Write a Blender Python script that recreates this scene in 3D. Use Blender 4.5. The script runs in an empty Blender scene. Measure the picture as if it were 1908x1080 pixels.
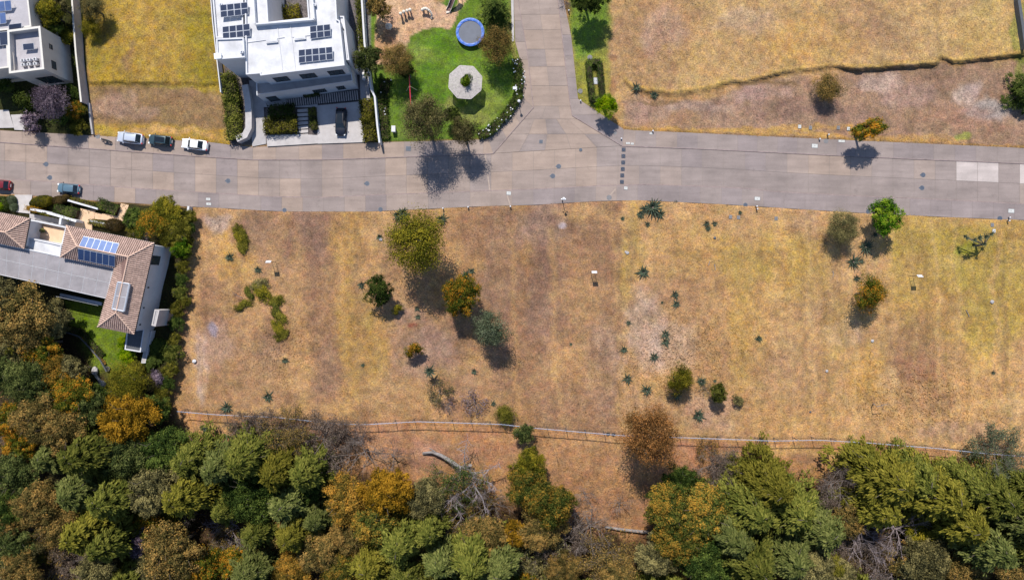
import bpy, math, random
import numpy as np
from mathutils import Vector, Matrix
random.seed(7)
RNG = np.random.default_rng(7)
SC = bpy.context.scene
COL = SC.collection
# ------------------------------------------------------------------ camera, sky, sun, exposure
H = 118.0            # drone height in metres
S = 10.6             # photo pixels per metre on the ground
F = S * H
cam = bpy.data.objects.new('camera', bpy.data.cameras.new('camera')); COL.objects.link(cam)
cam.location = (0, 0, H)
cam.data.sensor_fit = 'HORIZONTAL'; cam.data.sensor_width = 36
cam.data.angle = 2 * math.atan(954 / F)
cam.data.clip_start = 1; cam.data.clip_end = 3000
SC.camera = cam
SUN_EL = math.radians(52); SH_AZ = math.radians(14)     # shadows fall to the foot of the picture, 14 deg to the right
sd = Vector((math.sin(SH_AZ) * math.cos(SUN_EL), -math.cos(SH_AZ) * math.cos(SUN_EL), -math.sin(SUN_EL)))
sun = bpy.data.objects.new('sun', bpy.data.lights.new('sun', 'SUN')); COL.objects.link(sun)
sun.data.energy = 4.35; sun.data.angle = math.radians(0.5); sun.data.color = (1.0, 0.95, 0.87)
sun.rotation_euler = sd.to_track_quat('-Z', 'Y').to_euler()
sun.location = (0, 0, 150)
wd = bpy.data.worlds.new('World'); SC.world = wd; wd.use_nodes = True
nt = wd.node_tree; nt.nodes.clear()
sky = nt.nodes.new('ShaderNodeTexSky'); sky.sky_type = 'NISHITA'; sky.sun_disc = False
sky.sun_elevation = SUN_EL; sky.sun_rotation = math.atan2(-sd.x, -sd.y)
sky.altitude = 2000; sky.air_density = 1.0; sky.dust_density = 1.2
bg = nt.nodes.new('ShaderNodeBackground'); bg.inputs[1].default_value = 0.13
wo = nt.nodes.new('ShaderNodeOutputWorld')
nt.links.new(sky.outputs[0], bg.inputs[0]); nt.links.new(bg.outputs[0], wo.inputs[0])
SC.view_settings.view_transform = 'Standard'; SC.view_settings.look = 'None'
SC.view_settings.exposure = 0.42; SC.view_settings.gamma = 1.0

# ------------------------------------------------------------------ helpers
def W(px, py, z=0.0):
    "a place in the photo that stands z metres above the street"
    k = (H - z) / F
    return Vector(((px - 954) * k, (540 - py) * k, z))
def lin(c, k=1.0):
    return tuple(k * (((v / 255 + .055) / 1.055) ** 2.4 if v > 10.3 else v / 255 / 12.92) for v in c)
def tag(o, label=None, cat=None, group=None, kind=None):
    if label: o['label'] = label
    if cat: o['category'] = cat
    if group: o['group'] = group
    if kind: o['kind'] = kind
    return o
ORG = {}
def empty(name, loc, label=None, cat=None, group=None, rz=0.0):
    o = bpy.data.objects.new(name, None); COL.objects.link(o)
    o.empty_display_size = 0.3
    o.location = loc; o.rotation_euler = (0, 0, rz)
    ORG[o] = Vector(loc) if rz == 0 else None
    return tag(o, label, cat, group)
class MB:
    "collects verts and faces; build() links them as one mesh object"
    def __init__(s): s.v = []; s.f = []; s.c = None
    def add(s, vs, fs):
        n = len(s.v); s.v += [tuple(v) for v in vs]; s.f += [tuple(i + n for i in f) for f in fs]; return s
    def box(s, c, d, rz=0.0, M=None, taper=1.0):
        x, y, z = d[0] / 2, d[1] / 2, d[2] / 2
        vs = [Vector(p) for p in ((-x,-y,-z),(x,-y,-z),(x,y,-z),(-x,y,-z),(-x*taper,-y*taper,z),(x*taper,-y*taper,z),(x*taper,y*taper,z),(-x*taper,y*taper,z))]
        R = M if M is not None else Matrix.Rotation(rz, 3, 'Z')
        return s.add([R @ v + Vector(c) for v in vs], [(0,3,2,1),(4,5,6,7),(0,1,5,4),(1,2,6,5),(2,3,7,6),(3,0,4,7)])
    def prism(s, poly, z0, z1, cap=True):
        n = len(poly)
        vs = [(p[0], p[1], z0) for p in poly] + [(p[0], p[1], z1) for p in poly]
        ar = sum(poly[i][0]*poly[(i+1)%n][1]-poly[(i+1)%n][0]*poly[i][1] for i in range(n))
        fs = [(i, (i+1) % n, n + (i+1) % n, n + i) for i in range(n)]
        if cap: fs += [tuple(range(n, 2*n)), tuple(range(n-1, -1, -1))]
        if ar < 0: fs = [tuple(reversed(f)) for f in fs]
        return s.add(vs, fs)
    def tube(s, pts, rad, n=6, cap=True):
        pts = [Vector(p) for p in pts]
        if not hasattr(rad, '__len__'): rad = [rad] * len(pts)
        base = len(s.v); t0 = None
        for i, p in enumerate(pts):
            t = (pts[min(i+1, len(pts)-1)] - pts[max(i-1, 0)]).normalized()
            if t.length == 0: t = Vector((0,0,1))
            a = t.cross(Vector((0, 0, 1)))
            if a.length < .05: a = t.cross(Vector((0, 1, 0)))
            a.normalize(); b = t.cross(a)
            for k in range(n):
                an = 2 * math.pi * k / n
                s.v.append(tuple(p + (a * math.cos(an) + b * math.sin(an)) * rad[i]))
        for i in range(len(pts) - 1):
            for k in range(n):
                q = base + i * n
                s.f.append((q + k, q + (k+1) % n, q + n + (k+1) % n, q + n + k))
        if cap:
            s.f.append(tuple(base + k for k in range(n-1, -1, -1)))
            s.f.append(tuple(base + (len(pts)-1)*n + k for k in range(n)))
        return s
    def disc(s, c, r, h, n=20, r2=None):
        r2 = r if r2 is None else r2
        c = Vector(c)
        vs = [c + Vector((r*math.cos(2*math.pi*k/n), r*math.sin(2*math.pi*k/n), 0)) for k in range(n)]
        vs += [c + Vector((r2*math.cos(2*math.pi*k/n), r2*math.sin(2*math.pi*k/n), h)) for k in range(n)]
        return s.add(vs, [(k, (k+1)%n, n+(k+1)%n, n+k) for k in range(n)] + [tuple(range(n, 2*n)), tuple(range(n-1,-1,-1))])
    def ball(s, c, r, nu=10, nv=6, sq=(1,1,1), jit=0.0):
        c = Vector(c); base = len(s.v)
        for j in range(nv + 1):
            th = math.pi * j / nv
            for i in range(nu):
                ph = 2 * math.pi * i / nu
                k = r * (1 + random.uniform(-jit, jit))
                s.v.append((c.x + k*sq[0]*math.sin(th)*math.cos(ph), c.y + k*sq[1]*math.sin(th)*math.sin(ph), c.z + k*sq[2]*math.cos(th)))
        for j in range(nv):
            for i in range(nu):
                s.f.append((base+j*nu+i, base+(j+1)*nu+i, base+(j+1)*nu+(i+1)%nu, base+j*nu+(i+1)%nu))
        return s
    def build(s, name, mat, parent=None, origin=None, smooth=False, bevel=0.0):
        if parent is not None:
            o0 = ORG.get(parent); o0 = Vector((0,0,0)) if o0 is None else o0
        else:
            o0 = Vector(origin) if origin is not None else Vector((0,0,0))
        me = bpy.data.meshes.new(name)
        me.from_pydata([(v[0]-o0.x, v[1]-o0.y, v[2]-o0.z) for v in s.v], [], s.f)
        me.update()
        if mat: me.materials.append(mat)
        if smooth: me.polygons.foreach_set('use_smooth', [True]*len(me.polygons))
        o = bpy.data.objects.new(name, me); COL.objects.link(o)
        if parent is not None: o.parent = parent
        else: o.location = o0
        ORG[o] = o0
        if bevel:
            m = o.modifiers.new('bevel', 'BEVEL'); m.width = bevel; m.segments = 2; m.limit_method = 'ANGLE'
        return o
def copy_tree(o, parent=None):
    c = o.copy(); COL.objects.link(c); c.parent = parent
    for ch in [x for x in CH.get(o, [])] if o in CH else list(o.children): copy_tree(ch, c)
    return c
CH = {}
LBL = []          # labels made unique at the end
def later(o, text, px, py, tail=''):
    LBL.append((o, text, px, py)); o['label'] = text; return o

# ------------------------------------------------------------------ materials
def newmat(name):
    m = bpy.data.materials.new(name); m.use_nodes = True
    n = m.node_tree; n.nodes.clear()
    out = n.nodes.new('ShaderNodeOutputMaterial'); b = n.nodes.new('ShaderNodeBsdfPrincipled')
    n.links.new(b.outputs[0], out.inputs[0])
    return m, n, b
def noise(n, scale, detail=3, rough=.6, co=None):
    t = n.nodes.new('ShaderNodeTexNoise'); t.inputs['Scale'].default_value = scale
    t.inputs['Detail'].default_value = detail; t.inputs['Roughness'].default_value = rough
    if co is not None: n.links.new(co, t.inputs['Vector'])
    return t
def rng(n, src, lo, hi, a=0.3, b=0.7):
    r = n.nodes.new('ShaderNodeMapRange'); r.inputs[1].default_value = a; r.inputs[2].default_value = b
    r.inputs[3].default_value = lo; r.inputs[4].default_value = hi; n.links.new(src, r.inputs[0]); return r.outputs[0]
def mul(n, col, fac):
    m = n.nodes.new('ShaderNodeVectorMath'); m.operation = 'SCALE'
    n.links.new(col, m.inputs[0]); n.links.new(fac, m.inputs['Scale']); return m.outputs[0]
def mat(name, rgb, rough=.6, metal=0.0, var=.15, scale=3.0, bump=0.0, bscale=20, spec=.4, coat=0, attr=None, fine=0.0):
    "plain surface with worn, uneven tone; rgb is linear base colour"
    m, n, b = newmat(name)
    geo = n.nodes.new('ShaderNodeNewGeometry')
    if attr:
        c = n.nodes.new('ShaderNodeAttribute'); c.attribute_name = attr; col = c.outputs['Color']
    else:
        c = n.nodes.new('ShaderNodeRGB'); c.outputs[0].default_value = (*rgb, 1); col = c.outputs[0]
    if var:
        t = noise(n, scale, 4, .6, geo.outputs['Position']); col = mul(n, col, rng(n, t.outputs[0], 1-var, 1+var))
    if fine:
        t = noise(n, 9, 2, .7, geo.outputs['Position']); col = mul(n, col, rng(n, t.outputs[0], 1-fine, 1+fine))
    n.links.new(col, b.inputs['Base Color'])
    b.inputs['Roughness'].default_value = rough; b.inputs['Metallic'].default_value = metal
    b.inputs['Specular IOR Level'].default_value = spec; b.inputs['Coat Weight'].default_value = coat
    if bump:
        t = noise(n, bscale, 3, .6, geo.outputs['Position'])
        bp = n.nodes.new('ShaderNodeBump'); bp.inputs['Strength'].default_value = bump; bp.inputs['Distance'].default_value = .05
        n.links.new(t.outputs[0], bp.inputs['Height']); n.links.new(bp.outputs[0], b.inputs['Normal'])
    return m
def leafmat(name, c1, c2, c3, trans=.25, gain=1.0):
    m, n, b = newmat(name); n.nodes.remove(b)
    out = [x for x in n.nodes if x.type == 'OUTPUT_MATERIAL'][0]
    a = n.nodes.new('ShaderNodeAttribute'); a.attribute_name = 'rnd'
    sp = n.nodes.new('ShaderNodeSeparateColor'); n.links.new(a.outputs['Color'], sp.inputs[0])
    mx = n.nodes.new('ShaderNodeMath'); mx.operation = 'MULTIPLY_ADD'; mx.inputs[1].default_value = .5
    m2 = n.nodes.new('ShaderNodeMath'); m2.operation = 'MULTIPLY'; m2.inputs[1].default_value = .5
    n.links.new(sp.outputs[1], m2.inputs[0]); n.links.new(sp.outputs[0], mx.inputs[0]); n.links.new(m2.outputs[0], mx.inputs[2])
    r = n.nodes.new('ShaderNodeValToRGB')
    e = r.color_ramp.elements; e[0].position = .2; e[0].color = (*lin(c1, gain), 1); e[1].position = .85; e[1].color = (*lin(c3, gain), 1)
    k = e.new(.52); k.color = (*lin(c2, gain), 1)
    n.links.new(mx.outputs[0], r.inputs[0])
    oi = n.nodes.new('ShaderNodeObjectInfo')
    col = mul(n, r.outputs[0], rng(n, oi.outputs['Random'], .78, 1.25, 0, 1))
    d = n.nodes.new('ShaderNodeBsdfDiffuse'); t = n.nodes.new('ShaderNodeBsdfTranslucent'); mi = n.nodes.new('ShaderNodeMixShader')
    mi.inputs[0].default_value = trans
    n.links.new(col, d.inputs[0]); n.links.new(col, t.inputs[0])
    n.links.new(d.outputs[0], mi.inputs[1]); n.links.new(t.outputs[0], mi.inputs[2]); n.links.new(mi.outputs[0], out.inputs[0])
    return m
M = {}
M['white'] = mat('white render wall', (.56,.56,.58), .7, var=.06, scale=.8, bump=.1)
M['white_roof'] = mat('white roof coating', (.52,.52,.54), .6, var=.2, scale=.5, bump=.15, fine=.05)
M['grey_roof'] = mat('grey screed roof', (.37,.35,.37), .8, var=.16, scale=.35, fine=.08)
M['cream'] = mat('cream render wall', (.50,.46,.42), .8, var=.07, scale=.8)
M['cream_cap'] = mat('pale coping', (.58,.55,.50), .7, var=.06)
M['conc'] = mat('concrete', (.36,.34,.34), .85, var=.14, scale=.8, fine=.08)
M['conc_pale'] = mat('pale concrete', (.42,.39,.38), .85, var=.12, scale=.7, fine=.06)
M['dark'] = mat('dark metal', (.03,.03,.035), .5, var=.1)
M['dgrey'] = mat('dark grey', (.08,.085,.095), .6, var=.15)
M['grey_metal'] = mat('grey metal', (.35,.37,.42), .45, .3, var=.1)
M['pale_metal'] = mat('galvanised pipe', (.36,.40,.50), .5, .2, var=.15, scale=1.5)
M['glass'] = mat('window glass', (.03,.045,.055), .08, var=.05, spec=.6)
M['glass_car'] = mat('car glass', (.008,.012,.016), .12, var=0, spec=.7)
M['pv_blue'] = mat('solar cells blue', (.12,.18,.36), .25, var=.12, scale=1.2, spec=.6)
M['pv_navy'] = mat('solar cells navy', (.018,.04,.12), .2, var=.12, spec=.6)
M['pv_dark'] = mat('solar cells grey', (.04,.05,.085), .25, var=.15, scale=1.2, spec=.6)
M['alu'] = mat('aluminium', (.62,.63,.66), .4, .3, var=.05)
M['tile'] = mat('clay roof tile', (.46,.325,.265), .8, var=.3, scale=1.6, fine=.35)
M['tile_b'] = mat('clay tile channel', (.17,.10,.085), .9, var=.2, scale=2)
M['tile_ridge'] = mat('ridge tile', (.56,.38,.29), .8, var=.15, scale=2)
M['terra'] = mat('terracotta paving', (.62,.42,.27), .8, var=.1, scale=1.2, fine=.05)
M['shade'] = mat('translucent roof panel', (.26,.24,.25), .5, var=.15, scale=.6, fine=.1)
M['wood'] = mat('dark timber', (.09,.06,.045), .7, var=.2)
M['wood_pale'] = mat('weathered timber', (.34,.30,.29), .8, var=.2, fine=.1)
M['bark'] = mat('bark', (.13,.105,.085), .9, var=.3, scale=4)
M['bark_pale'] = mat('pale dead bark', (.22,.195,.185), .9, var=.25, scale=3)
M['twig'] = mat('twigs', (.15,.115,.10), .9, var=.3, scale=2)
M['twig_pale'] = mat('pale twigs', (.25,.205,.21), .9, var=.25, scale=2)
M['twig_pink'] = mat('mauve twigs', (.16,.13,.115), .9, var=.3, scale=2)
M['tyre'] = mat('rubber', (.02,.02,.02), .8, var=0)
M['rim'] = mat('wheel rim', (.4,.4,.42), .3, .8, var=0)
M['blue'] = mat('blue pad', (.015,.10,.42), .45, var=.35, scale=3)
M['mesh'] = mat('trampoline mat', (.12,.13,.16), .7, var=.1, scale=1)
M['red'] = mat('red paint', (.50,.035,.06), .4, var=.1)
M['ltyellow'] = mat('cream paint', (.7,.6,.35), .5, var=.1)
M['stone_pale'] = mat('whitewashed stone', (.62,.56,.48), .85, var=.2, scale=5)
M['slide'] = mat('brown slide plastic', (.17,.10,.09), .4, var=.1)
M['pergola'] = mat('pale slats', (.42,.38,.37), .7, var=.2, scale=3)
M['cushion'] = mat('rubber speed cushion', (.025,.035,.06), .7, var=.2)
M['iron'] = mat('cast iron', (.075,.09,.12), .55, var=.2)
M['iron_grey'] = mat('worn cover', (.17,.165,.17), .7, var=.2)
M['lid'] = mat('pale utility lid', (.48,.48,.46), .8, var=.12)
M['foliage_core'] = mat('planting soil', (.05,.035,.02), .95, var=.3)  # dark solid core of hedges and clipped bushes
for k, c, r in (('silver',(.50,.54,.62),.3),('teal',(.035,.065,.08),.3),('whitecar',(.78,.78,.78),.3),('bluegrey',(.10,.17,.22),.3),('black',(.01,.013,.024),.4),('redcar',(.16,.012,.018),.3)):
    M[k] = mat('car paint ' + k, c, r, var=.03, coat=.6 if k not in ('black','teal') else .15, metal=.2 if k in ('silver','teal','bluegrey') else 0)
M['rb_red'] = mat('tail lamp', (.45,.02,.02), .3, var=0)
M['lamp_glass'] = mat('lamp glass', (.75,.78,.8), .2, var=0)
G = 0.95
L = {}
L['cyp'] = leafmat('cypress foliage', (30,40,16), (82,88,36), (130,128,58), trans=.14, gain=G*.9)
L['cypb'] = leafmat('blue cypress foliage', (34,44,24), (80,88,44), (124,126,70), trans=.14, gain=G*.95)
L['cypy'] = leafmat('yellow cypress foliage', (42,46,16), (96,94,34), (140,130,52), trans=.14, gain=G*.88)
L['green'] = leafmat('green foliage', (28,42,18), (62,78,34), (102,114,50), trans=.14, gain=G*.95)
L['dark'] = leafmat('dark foliage', (26, 40, 18), (58, 72, 32), (92, 102, 46), gain=G)
L['blue'] = leafmat('blue green foliage', (34,44,24), (74,84,44), (116,120,66), trans=.14, gain=G*.95)
L['lime'] = leafmat('lime foliage', (66,104,8), (118,146,14), (172,180,28), gain=G)
L['bright'] = leafmat('bright green foliage', (34,66,14), (78,112,24), (140,154,44), trans=.14, gain=G*.9)
L['orange'] = leafmat('orange foliage', (70,64,28), (134,108,46), (190,136,54), trans=.14, gain=G*.95)
L['amber'] = leafmat('amber foliage', (96,80,24), (156,118,34), (196,148,48), gain=G*.85)
L['mix'] = leafmat('mixed autumn foliage', (46, 62, 22), (100, 102, 34), (194, 128, 40), trans=.14, gain=G*1.05)
L['mixb'] = leafmat('brown autumn foliage', (58, 56, 30), (116, 100, 56), (164, 128, 70), trans=.14, gain=G)
L['olive'] = leafmat('olive foliage', (54,60,20), (106,102,32), (152,136,42), trans=.14, gain=G)
L['olgrey'] = leafmat('grey olive foliage', (54, 54, 36), (106, 100, 64), (150, 138, 88), trans=.14, gain=G)
L['sage'] = leafmat('sage foliage', (62, 72, 52), (96, 106, 80), (128, 134, 106), gain=G)
L['purple'] = leafmat('mauve foliage', (70,58,70), (112,98,112), (160,142,150), gain=G)
L['brown'] = leafmat('brown clipped foliage', (50,44,24), (84,70,40), (112,92,56), gain=G)
L['agave'] = mat('agave leaf', (.058,.078,.05), .65, var=.6, scale=1.2, spec=.15, fine=.3)
L['mixg'] = leafmat('green foliage with autumn specks', (44,60,26), (98,98,42), (168,126,50), trans=.14, gain=G)
L['mauve'] = leafmat('grey brown sparse foliage', (70,60,52), (104,90,80), (138,120,106), trans=.14, gain=G)
L['rust'] = leafmat('rusty foliage', (84,62,34), (136,98,58), (182,124,70), gain=G*1.05)
L['flower'] = mat('white petals', (.75,.74,.72), .7, var=.1)
# ------------------------------------------------------------------ terrain: real heights and mottled ground colours
def vnoise(x, y, sc, seed, octv=4):
    out = np.zeros_like(x); amp = 1; tot = 0
    for o in range(octv):
        r = np.random.default_rng(seed * 31 + o); g = r.random((256, 256))
        u = x / sc; v = y / sc; iu = np.floor(u).astype(int); iv = np.floor(v).astype(int)
        fu = u - iu; fv = v - iv; fu = fu*fu*(3-2*fu); fv = fv*fv*(3-2*fv)
        a = g[iu % 256, iv % 256]; b = g[(iu+1) % 256, iv % 256]; c = g[iu % 256, (iv+1) % 256]; d = g[(iu+1) % 256, (iv+1) % 256]
        out += amp * ((a*(1-fu)+b*fu)*(1-fv) + (c*(1-fu)+d*fu)*fv); tot += amp; amp *= .55; sc /= 2
    return out / tot
def psd(x, y, poly):
    "signed distance in photo pixels, positive inside"
    d = np.full(x.shape, 1e9); ins = np.zeros(x.shape, bool); n = len(poly)
    for i in range(n):
        ax, ay = poly[i]; bx, by = poly[(i+1) % n]
        ex, ey = bx-ax, by-ay; wx, wy = x-ax, y-ay
        t = np.clip((wx*ex+wy*ey)/(ex*ex+ey*ey+1e-9), 0, 1)
        d = np.minimum(d, (wx-ex*t)**2+(wy-ey*t)**2)
        c = ((ay > y) != (by > y)) & (x < (bx-ax)*(y-ay)/((by-ay) if by != ay else 1e-9)+ax)
        ins ^= c
    d = np.sqrt(d); return np.where(ins, d, -d)
def ss(t): t = np.clip(t, 0, 1); return t*t*(3-2*t)
NN = [(-60,261),(0,265),(212,280),(400,293),(500,299),(640,297),(700,294),(800,290.5),(899,287),(919,286),(1160,272),(1300,277),(1523,288),(1700,296),(1858,302.5),(1980,308)]
SS = [(-60,329),(0,333),(85,338),(179,345),(259,351),(400,360),(500,366),(600,368),(700,363),(840,358),(915,355),(980,353),(1119,346),(1159,345),(1198,343.5),(1300,347),(1390,351),(1440,357),(1615,366),(1765,372.5),(1908,380),(1980,384)]
SO = [(-60,358),(0,361),(46,362),(130,371),(181,374),(347,385),(400,387),(518,394),(680,394.5),(802,389),(904,384),(993,382),(1105,375),(1192,373),(1355,381),(1440,386.5),(1615,397.5),(1765,404.5),(1908,410),(1980,413)]
NWo = [(-60,238),(0,243),(165,252),(215,255),(322,261),(384,264),(430,270),(471,274),(600,268),(679,266),(902,260),(909,257),(974,183),(969,111),(960,78),(957,0),(955,-60)]
NWi = [(-60,261),(0,265),(165,276.7),(215,280.2),(322,288),(384,292),(430,295),(471,297.5),(600,297.5),(679,295),(900,287),(919,286),(994,200),(984,111),(979,78),(965,0),(963,-60)]
NEo = [(1048,-60),(1050,0),(1064,65),(1077,184),(1120,213),(1163,241),(1184,243),(1300,248),(1523,258.5),(1700,266.5),(1858,273.5),(1980,280)]
NEi = [(1035,-60),(1040,0),(1047,65),(1061,184),(1066,215),(1160,272),(1184,273),(1300,277),(1523,288),(1700,296),(1858,302.5),(1980,308)]
ROADPOLY = NWo + NEo + SO[::-1]
FENCE = [(330,766),(375,770),(401,772),(460,775),(515,777),(544,780),(625,789.5),(680,790.5),(776,785),(843,787),(933,790),(1000,797.5),(1158,811),(1261,814.5),(1360,818),(1440,821),(1526,819.5),(1609,824),(1747,835),(1832,844),(1908,850),(1980,858)]
EMB = [(1150,60),(1165,150),(1180,166),(1215,172),(1260,175),(1300,168),(1330,163),(1365,152),(1385,154),(1432,142),(1465,134),(1500,130),(1560,124),(1588,130),(1640,128),(1700,123),(1748,119),(1752,106),(1778,117),(1830,111),(1900,102),(2000,98),(2000,-80),(1180,-80)]
def fence_y(x): return np.interp(x, [p[0] for p in FENCE], [p[1] for p in FENCE])
def height(px, py):
    px = np.asarray(px, float); py = np.asarray(py, float)
    wob = (vnoise(px+500, py+500, 14, 91, 3)-.5)*9
    z = np.zeros(px.shape)
    eh = np.interp(px, [1150,1240,1300,1345,1400,1450,1480,1560,1590,1745,1750,1775,1900], [.5,.45,.3,.5,.42,.6,.42,.5,.95,.9,.4,.7,.8]); z += ss((psd(px, py+wob*.6, EMB)+2)/(4+10*np.clip(.5-eh,0,1))) * eh      # scraped bank north of the street
    z += ss((158-py+wob)/5) * ss((px-160)/8) * ss((424-px)/8) * .35       # low step in the grass plot
    z += (vnoise(px+900, py+900, 60, 5, 4)-.5)*.5 * ss((-psd(px, py, ROADPOLY)-3)/30)
    low = ss((py-fence_y(px)-6)/300) * ss((px-60)/260)
    z -= low*3.2
    rd = psd(px, py, ROADPOLY)
    z = z*ss((-rd)/14) - .22*ss((rd+.5)/1.5)
    return z
def gz(px, py): return float(height(np.array([px]), np.array([py]))[0])
def G3(px, py, dz=0.0):
    z = gz(px, py); return W(px, py, z+dz)

C_ = dict(straw=(200,156,96), gold=(196,150,72), tan=(176,136,92), brown=(152,114,84), mauve=(144,112,92), rust=(160,118,86),
          olive=(164,138,56), green=(112,132,52), lawn=(112,138,38), sand=(212,170,126), floor=(70,54,36), pink=(178,144,122), pale=(198,172,152), ochre=(186,144,70))
OPS = []
def P_(poly, c, soft=10, a=1.0, wob=14): OPS.append(('p', poly, C_.get(c, c), soft, a, wob))
def B_(x, y, rx, ry, c, a=.8, rot=0): OPS.append(('b', (x, y, rx, ry, rot), C_.get(c, c), 0, a, 18))
rr = random.Random(3)
# vacant plots south of the street
P_([(985,370),(1160,365),(1160,830),(985,810)], 'brown', 30, .55)
P_([(1158,370),(2000,400),(2000,860),(1158,820)], 'straw', 6, .8, 5)
P_([(1655,405),(2000,405),(2000,620),(1700,640),(1655,560)], (184,150,68), 40, .7)
P_([(360,395),(800,395),(800,780),(345,770)], 'tan', 20, .6)
for a in [(400,450,45,70,'straw',.6),(445,470,40,60,'gold',.7),(475,430,40,40,'mauve',.55),(570,450,50,60,'brown',.8),(600,430,60,40,'mauve',.6),(660,450,50,80,'gold',.75),
          (665,640,50,120,(180,142,66),.75),(590,620,40,140,'brown',.5),(610,690,38,50,(158,122,94),.8),(540,690,60,30,'straw',.6),(480,560,50,60,'straw',.4),(505,640,30,70,'mauve',.4),
          (400,640,40,50,'pink',.6),(385,560,30,60,'brown',.5),(365,560,8,190,'straw',.7),(375,690,9,60,'pale',.6),(430,700,60,25,'tan',.6),(560,760,120,18,'straw',.5),(400,410,30,15,'pale',.7),
          (720,420,60,30,'straw',.8),(850,440,50,50,'straw',.4),(900,430,70,60,'brown',.7),(940,560,60,120,'brown',.7),(930,480,14,90,'gold',.4),(830,620,70,50,'mauve',.5),(800,640,60,40,'pink',.35),
          (760,590,30,20,'pink',.5),(860,740,30,50,'rust',.7),(900,720,60,40,'tan',.6),(740,740,80,30,'straw',.5),(700,500,40,70,'tan',.5),(770,606,7,7,(150,70,46),.8),(960,700,40,80,'brown',.6),
          (1012,500,32,170,(140,108,86),.9),(1025,640,22,60,(146,112,86),.8),(935,500,40,110,(148,116,90),.7),(790,660,60,50,(158,126,104),.6),(1020,420,60,45,(156,124,98),.8),(1030,580,30,70,(156,120,94),.7),(1110,620,60,70,'tan',.5),(1090,560,70,40,'straw',.35),(1130,680,40,90,'pale',.25),(1060,700,80,60,'straw',.4),
          (1075,740,90,25,'brown',.5),(1090,400,60,18,'straw',.7),(1200,395,60,20,'straw',.8),(1300,460,80,60,'ochre',.35),(1250,560,60,60,'tan',.6),(1300,540,90,30,'brown',.35),(1200,620,40,80,'pale',.45),
          (1260,640,50,50,'pale',.35),(1350,640,60,80,'tan',.7),(1230,760,110,30,'tan',.5),(1320,770,60,40,'pink',.45),(1400,560,60,140,'gold',.4),(1460,480,60,60,(184,148,60),.6),(1500,420,30,30,'pink',.35),
          (1450,600,14,170,'straw',.7),(1530,560,50,70,'tan',.7),(1560,650,120,50,'straw',.6),(1570,620,40,30,'pale',.3),(1480,700,80,60,'tan',.5),(1620,690,40,60,'gold',.7),(1700,640,60,60,'brown',.55),
          (1715,690,60,30,(158,112,80),.7),(1740,740,60,30,'brown',.45),(1770,570,70,50,(178,132,82),.5),(1800,450,70,30,(176,150,58),.6),(1850,560,60,120,(176,150,60),.6),(1780,480,60,70,(174,148,62),.5),(1500,500,50,80,(182,148,68),.45),(1560,600,30,70,(178,146,64),.4),(1380,600,26,120,(186,150,72),.5),(1690,450,60,40,(180,150,64),.5),
          (1850,720,90,60,'straw',.5),(1855,560,7,180,'straw',.5),(1872,640,8,120,'brown',.4),(1780,800,70,20,'pink',.4),(1660,700,25,25,(210,172,112),.6),(1870,760,40,20,(206,168,104),.5),(1600,440,50,40,'straw',.4),
          (1810,470,22,12,(146,146,40),.7),(1380,490,60,40,(176,146,70),.5),(1180,450,20,70,(168,140,66),.5),(1165,520,14,60,(170,140,60),.5),(390,612,10,12,(150,140,148),.8),(1054,428,9,6,(214,196,190),.8)]: B_(*a)
for k, (x, w_) in enumerate([(374,5),(450,12),(560,18),(585,10),(640,14),(668,20),(700,9),(930,8),(958,10),(1005,16),(1035,12),(1120,16),(1150,7),(1180,9),(1330,14)]):
    OPS.append(('s', (x, w_), (200,156,92) if k % 2 == 0 else (150,116,84), 0, .38, 12))
for k in range(26):     # mowing tracks
    x = 1420+k*19+rr.uniform(-5,5); OPS.append(('s', (x, rr.uniform(3,8)), (216,176,108) if k % 2 else (150,122,62), 0, rr.uniform(.1,.42), 14))
# north-east plot
P_([(1135,-70),(2000,-70),(2000,105),(1750,110),(1600,125),(1400,150),(1300,170),(1180,170),(1160,240),(1130,200)], (196,158,98), 14, .9)
P_([(1160,185),(1300,185),(1470,138),(1750,122),(2000,105),(2000,285),(1160,245)], (162,130,102), 8, .85)
for a in [(1230,40,90,60,'tan',.7),(1240,60,40,40,'pink',.5),(1210,130,60,40,'brown',.45),(1160,60,30,60,'tan',.6),(1400,40,60,30,'pale',.3),(1500,70,120,50,'gold',.5),(1600,30,60,60,'tan',.5),(1650,60,50,40,'mauve',.3),
          (1840,60,60,70,(186,156,84),.5),(1420,170,50,20,'pink',.8),(1640,150,50,14,'pale',.5),(1700,180,60,30,'pink',.7),(1800,175,26,20,'pale',.85),(1850,210,50,22,(170,160,148),.75),(1790,215,60,16,(168,124,98),.5),
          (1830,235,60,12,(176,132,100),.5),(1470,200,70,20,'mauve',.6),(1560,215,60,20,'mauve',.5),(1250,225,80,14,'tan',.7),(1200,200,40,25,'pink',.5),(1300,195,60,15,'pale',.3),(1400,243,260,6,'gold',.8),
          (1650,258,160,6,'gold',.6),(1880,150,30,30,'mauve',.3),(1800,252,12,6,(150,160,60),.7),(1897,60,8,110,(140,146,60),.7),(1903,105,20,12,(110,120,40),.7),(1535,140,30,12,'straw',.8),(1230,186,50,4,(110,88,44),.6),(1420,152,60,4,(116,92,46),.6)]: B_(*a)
P_([(1120,213),(1163,241),(1300,248),(1700,266),(2000,281),(2000,275),(1700,259),(1300,241),(1163,232),(1140,215)], 'gold', 3, .8)
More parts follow.
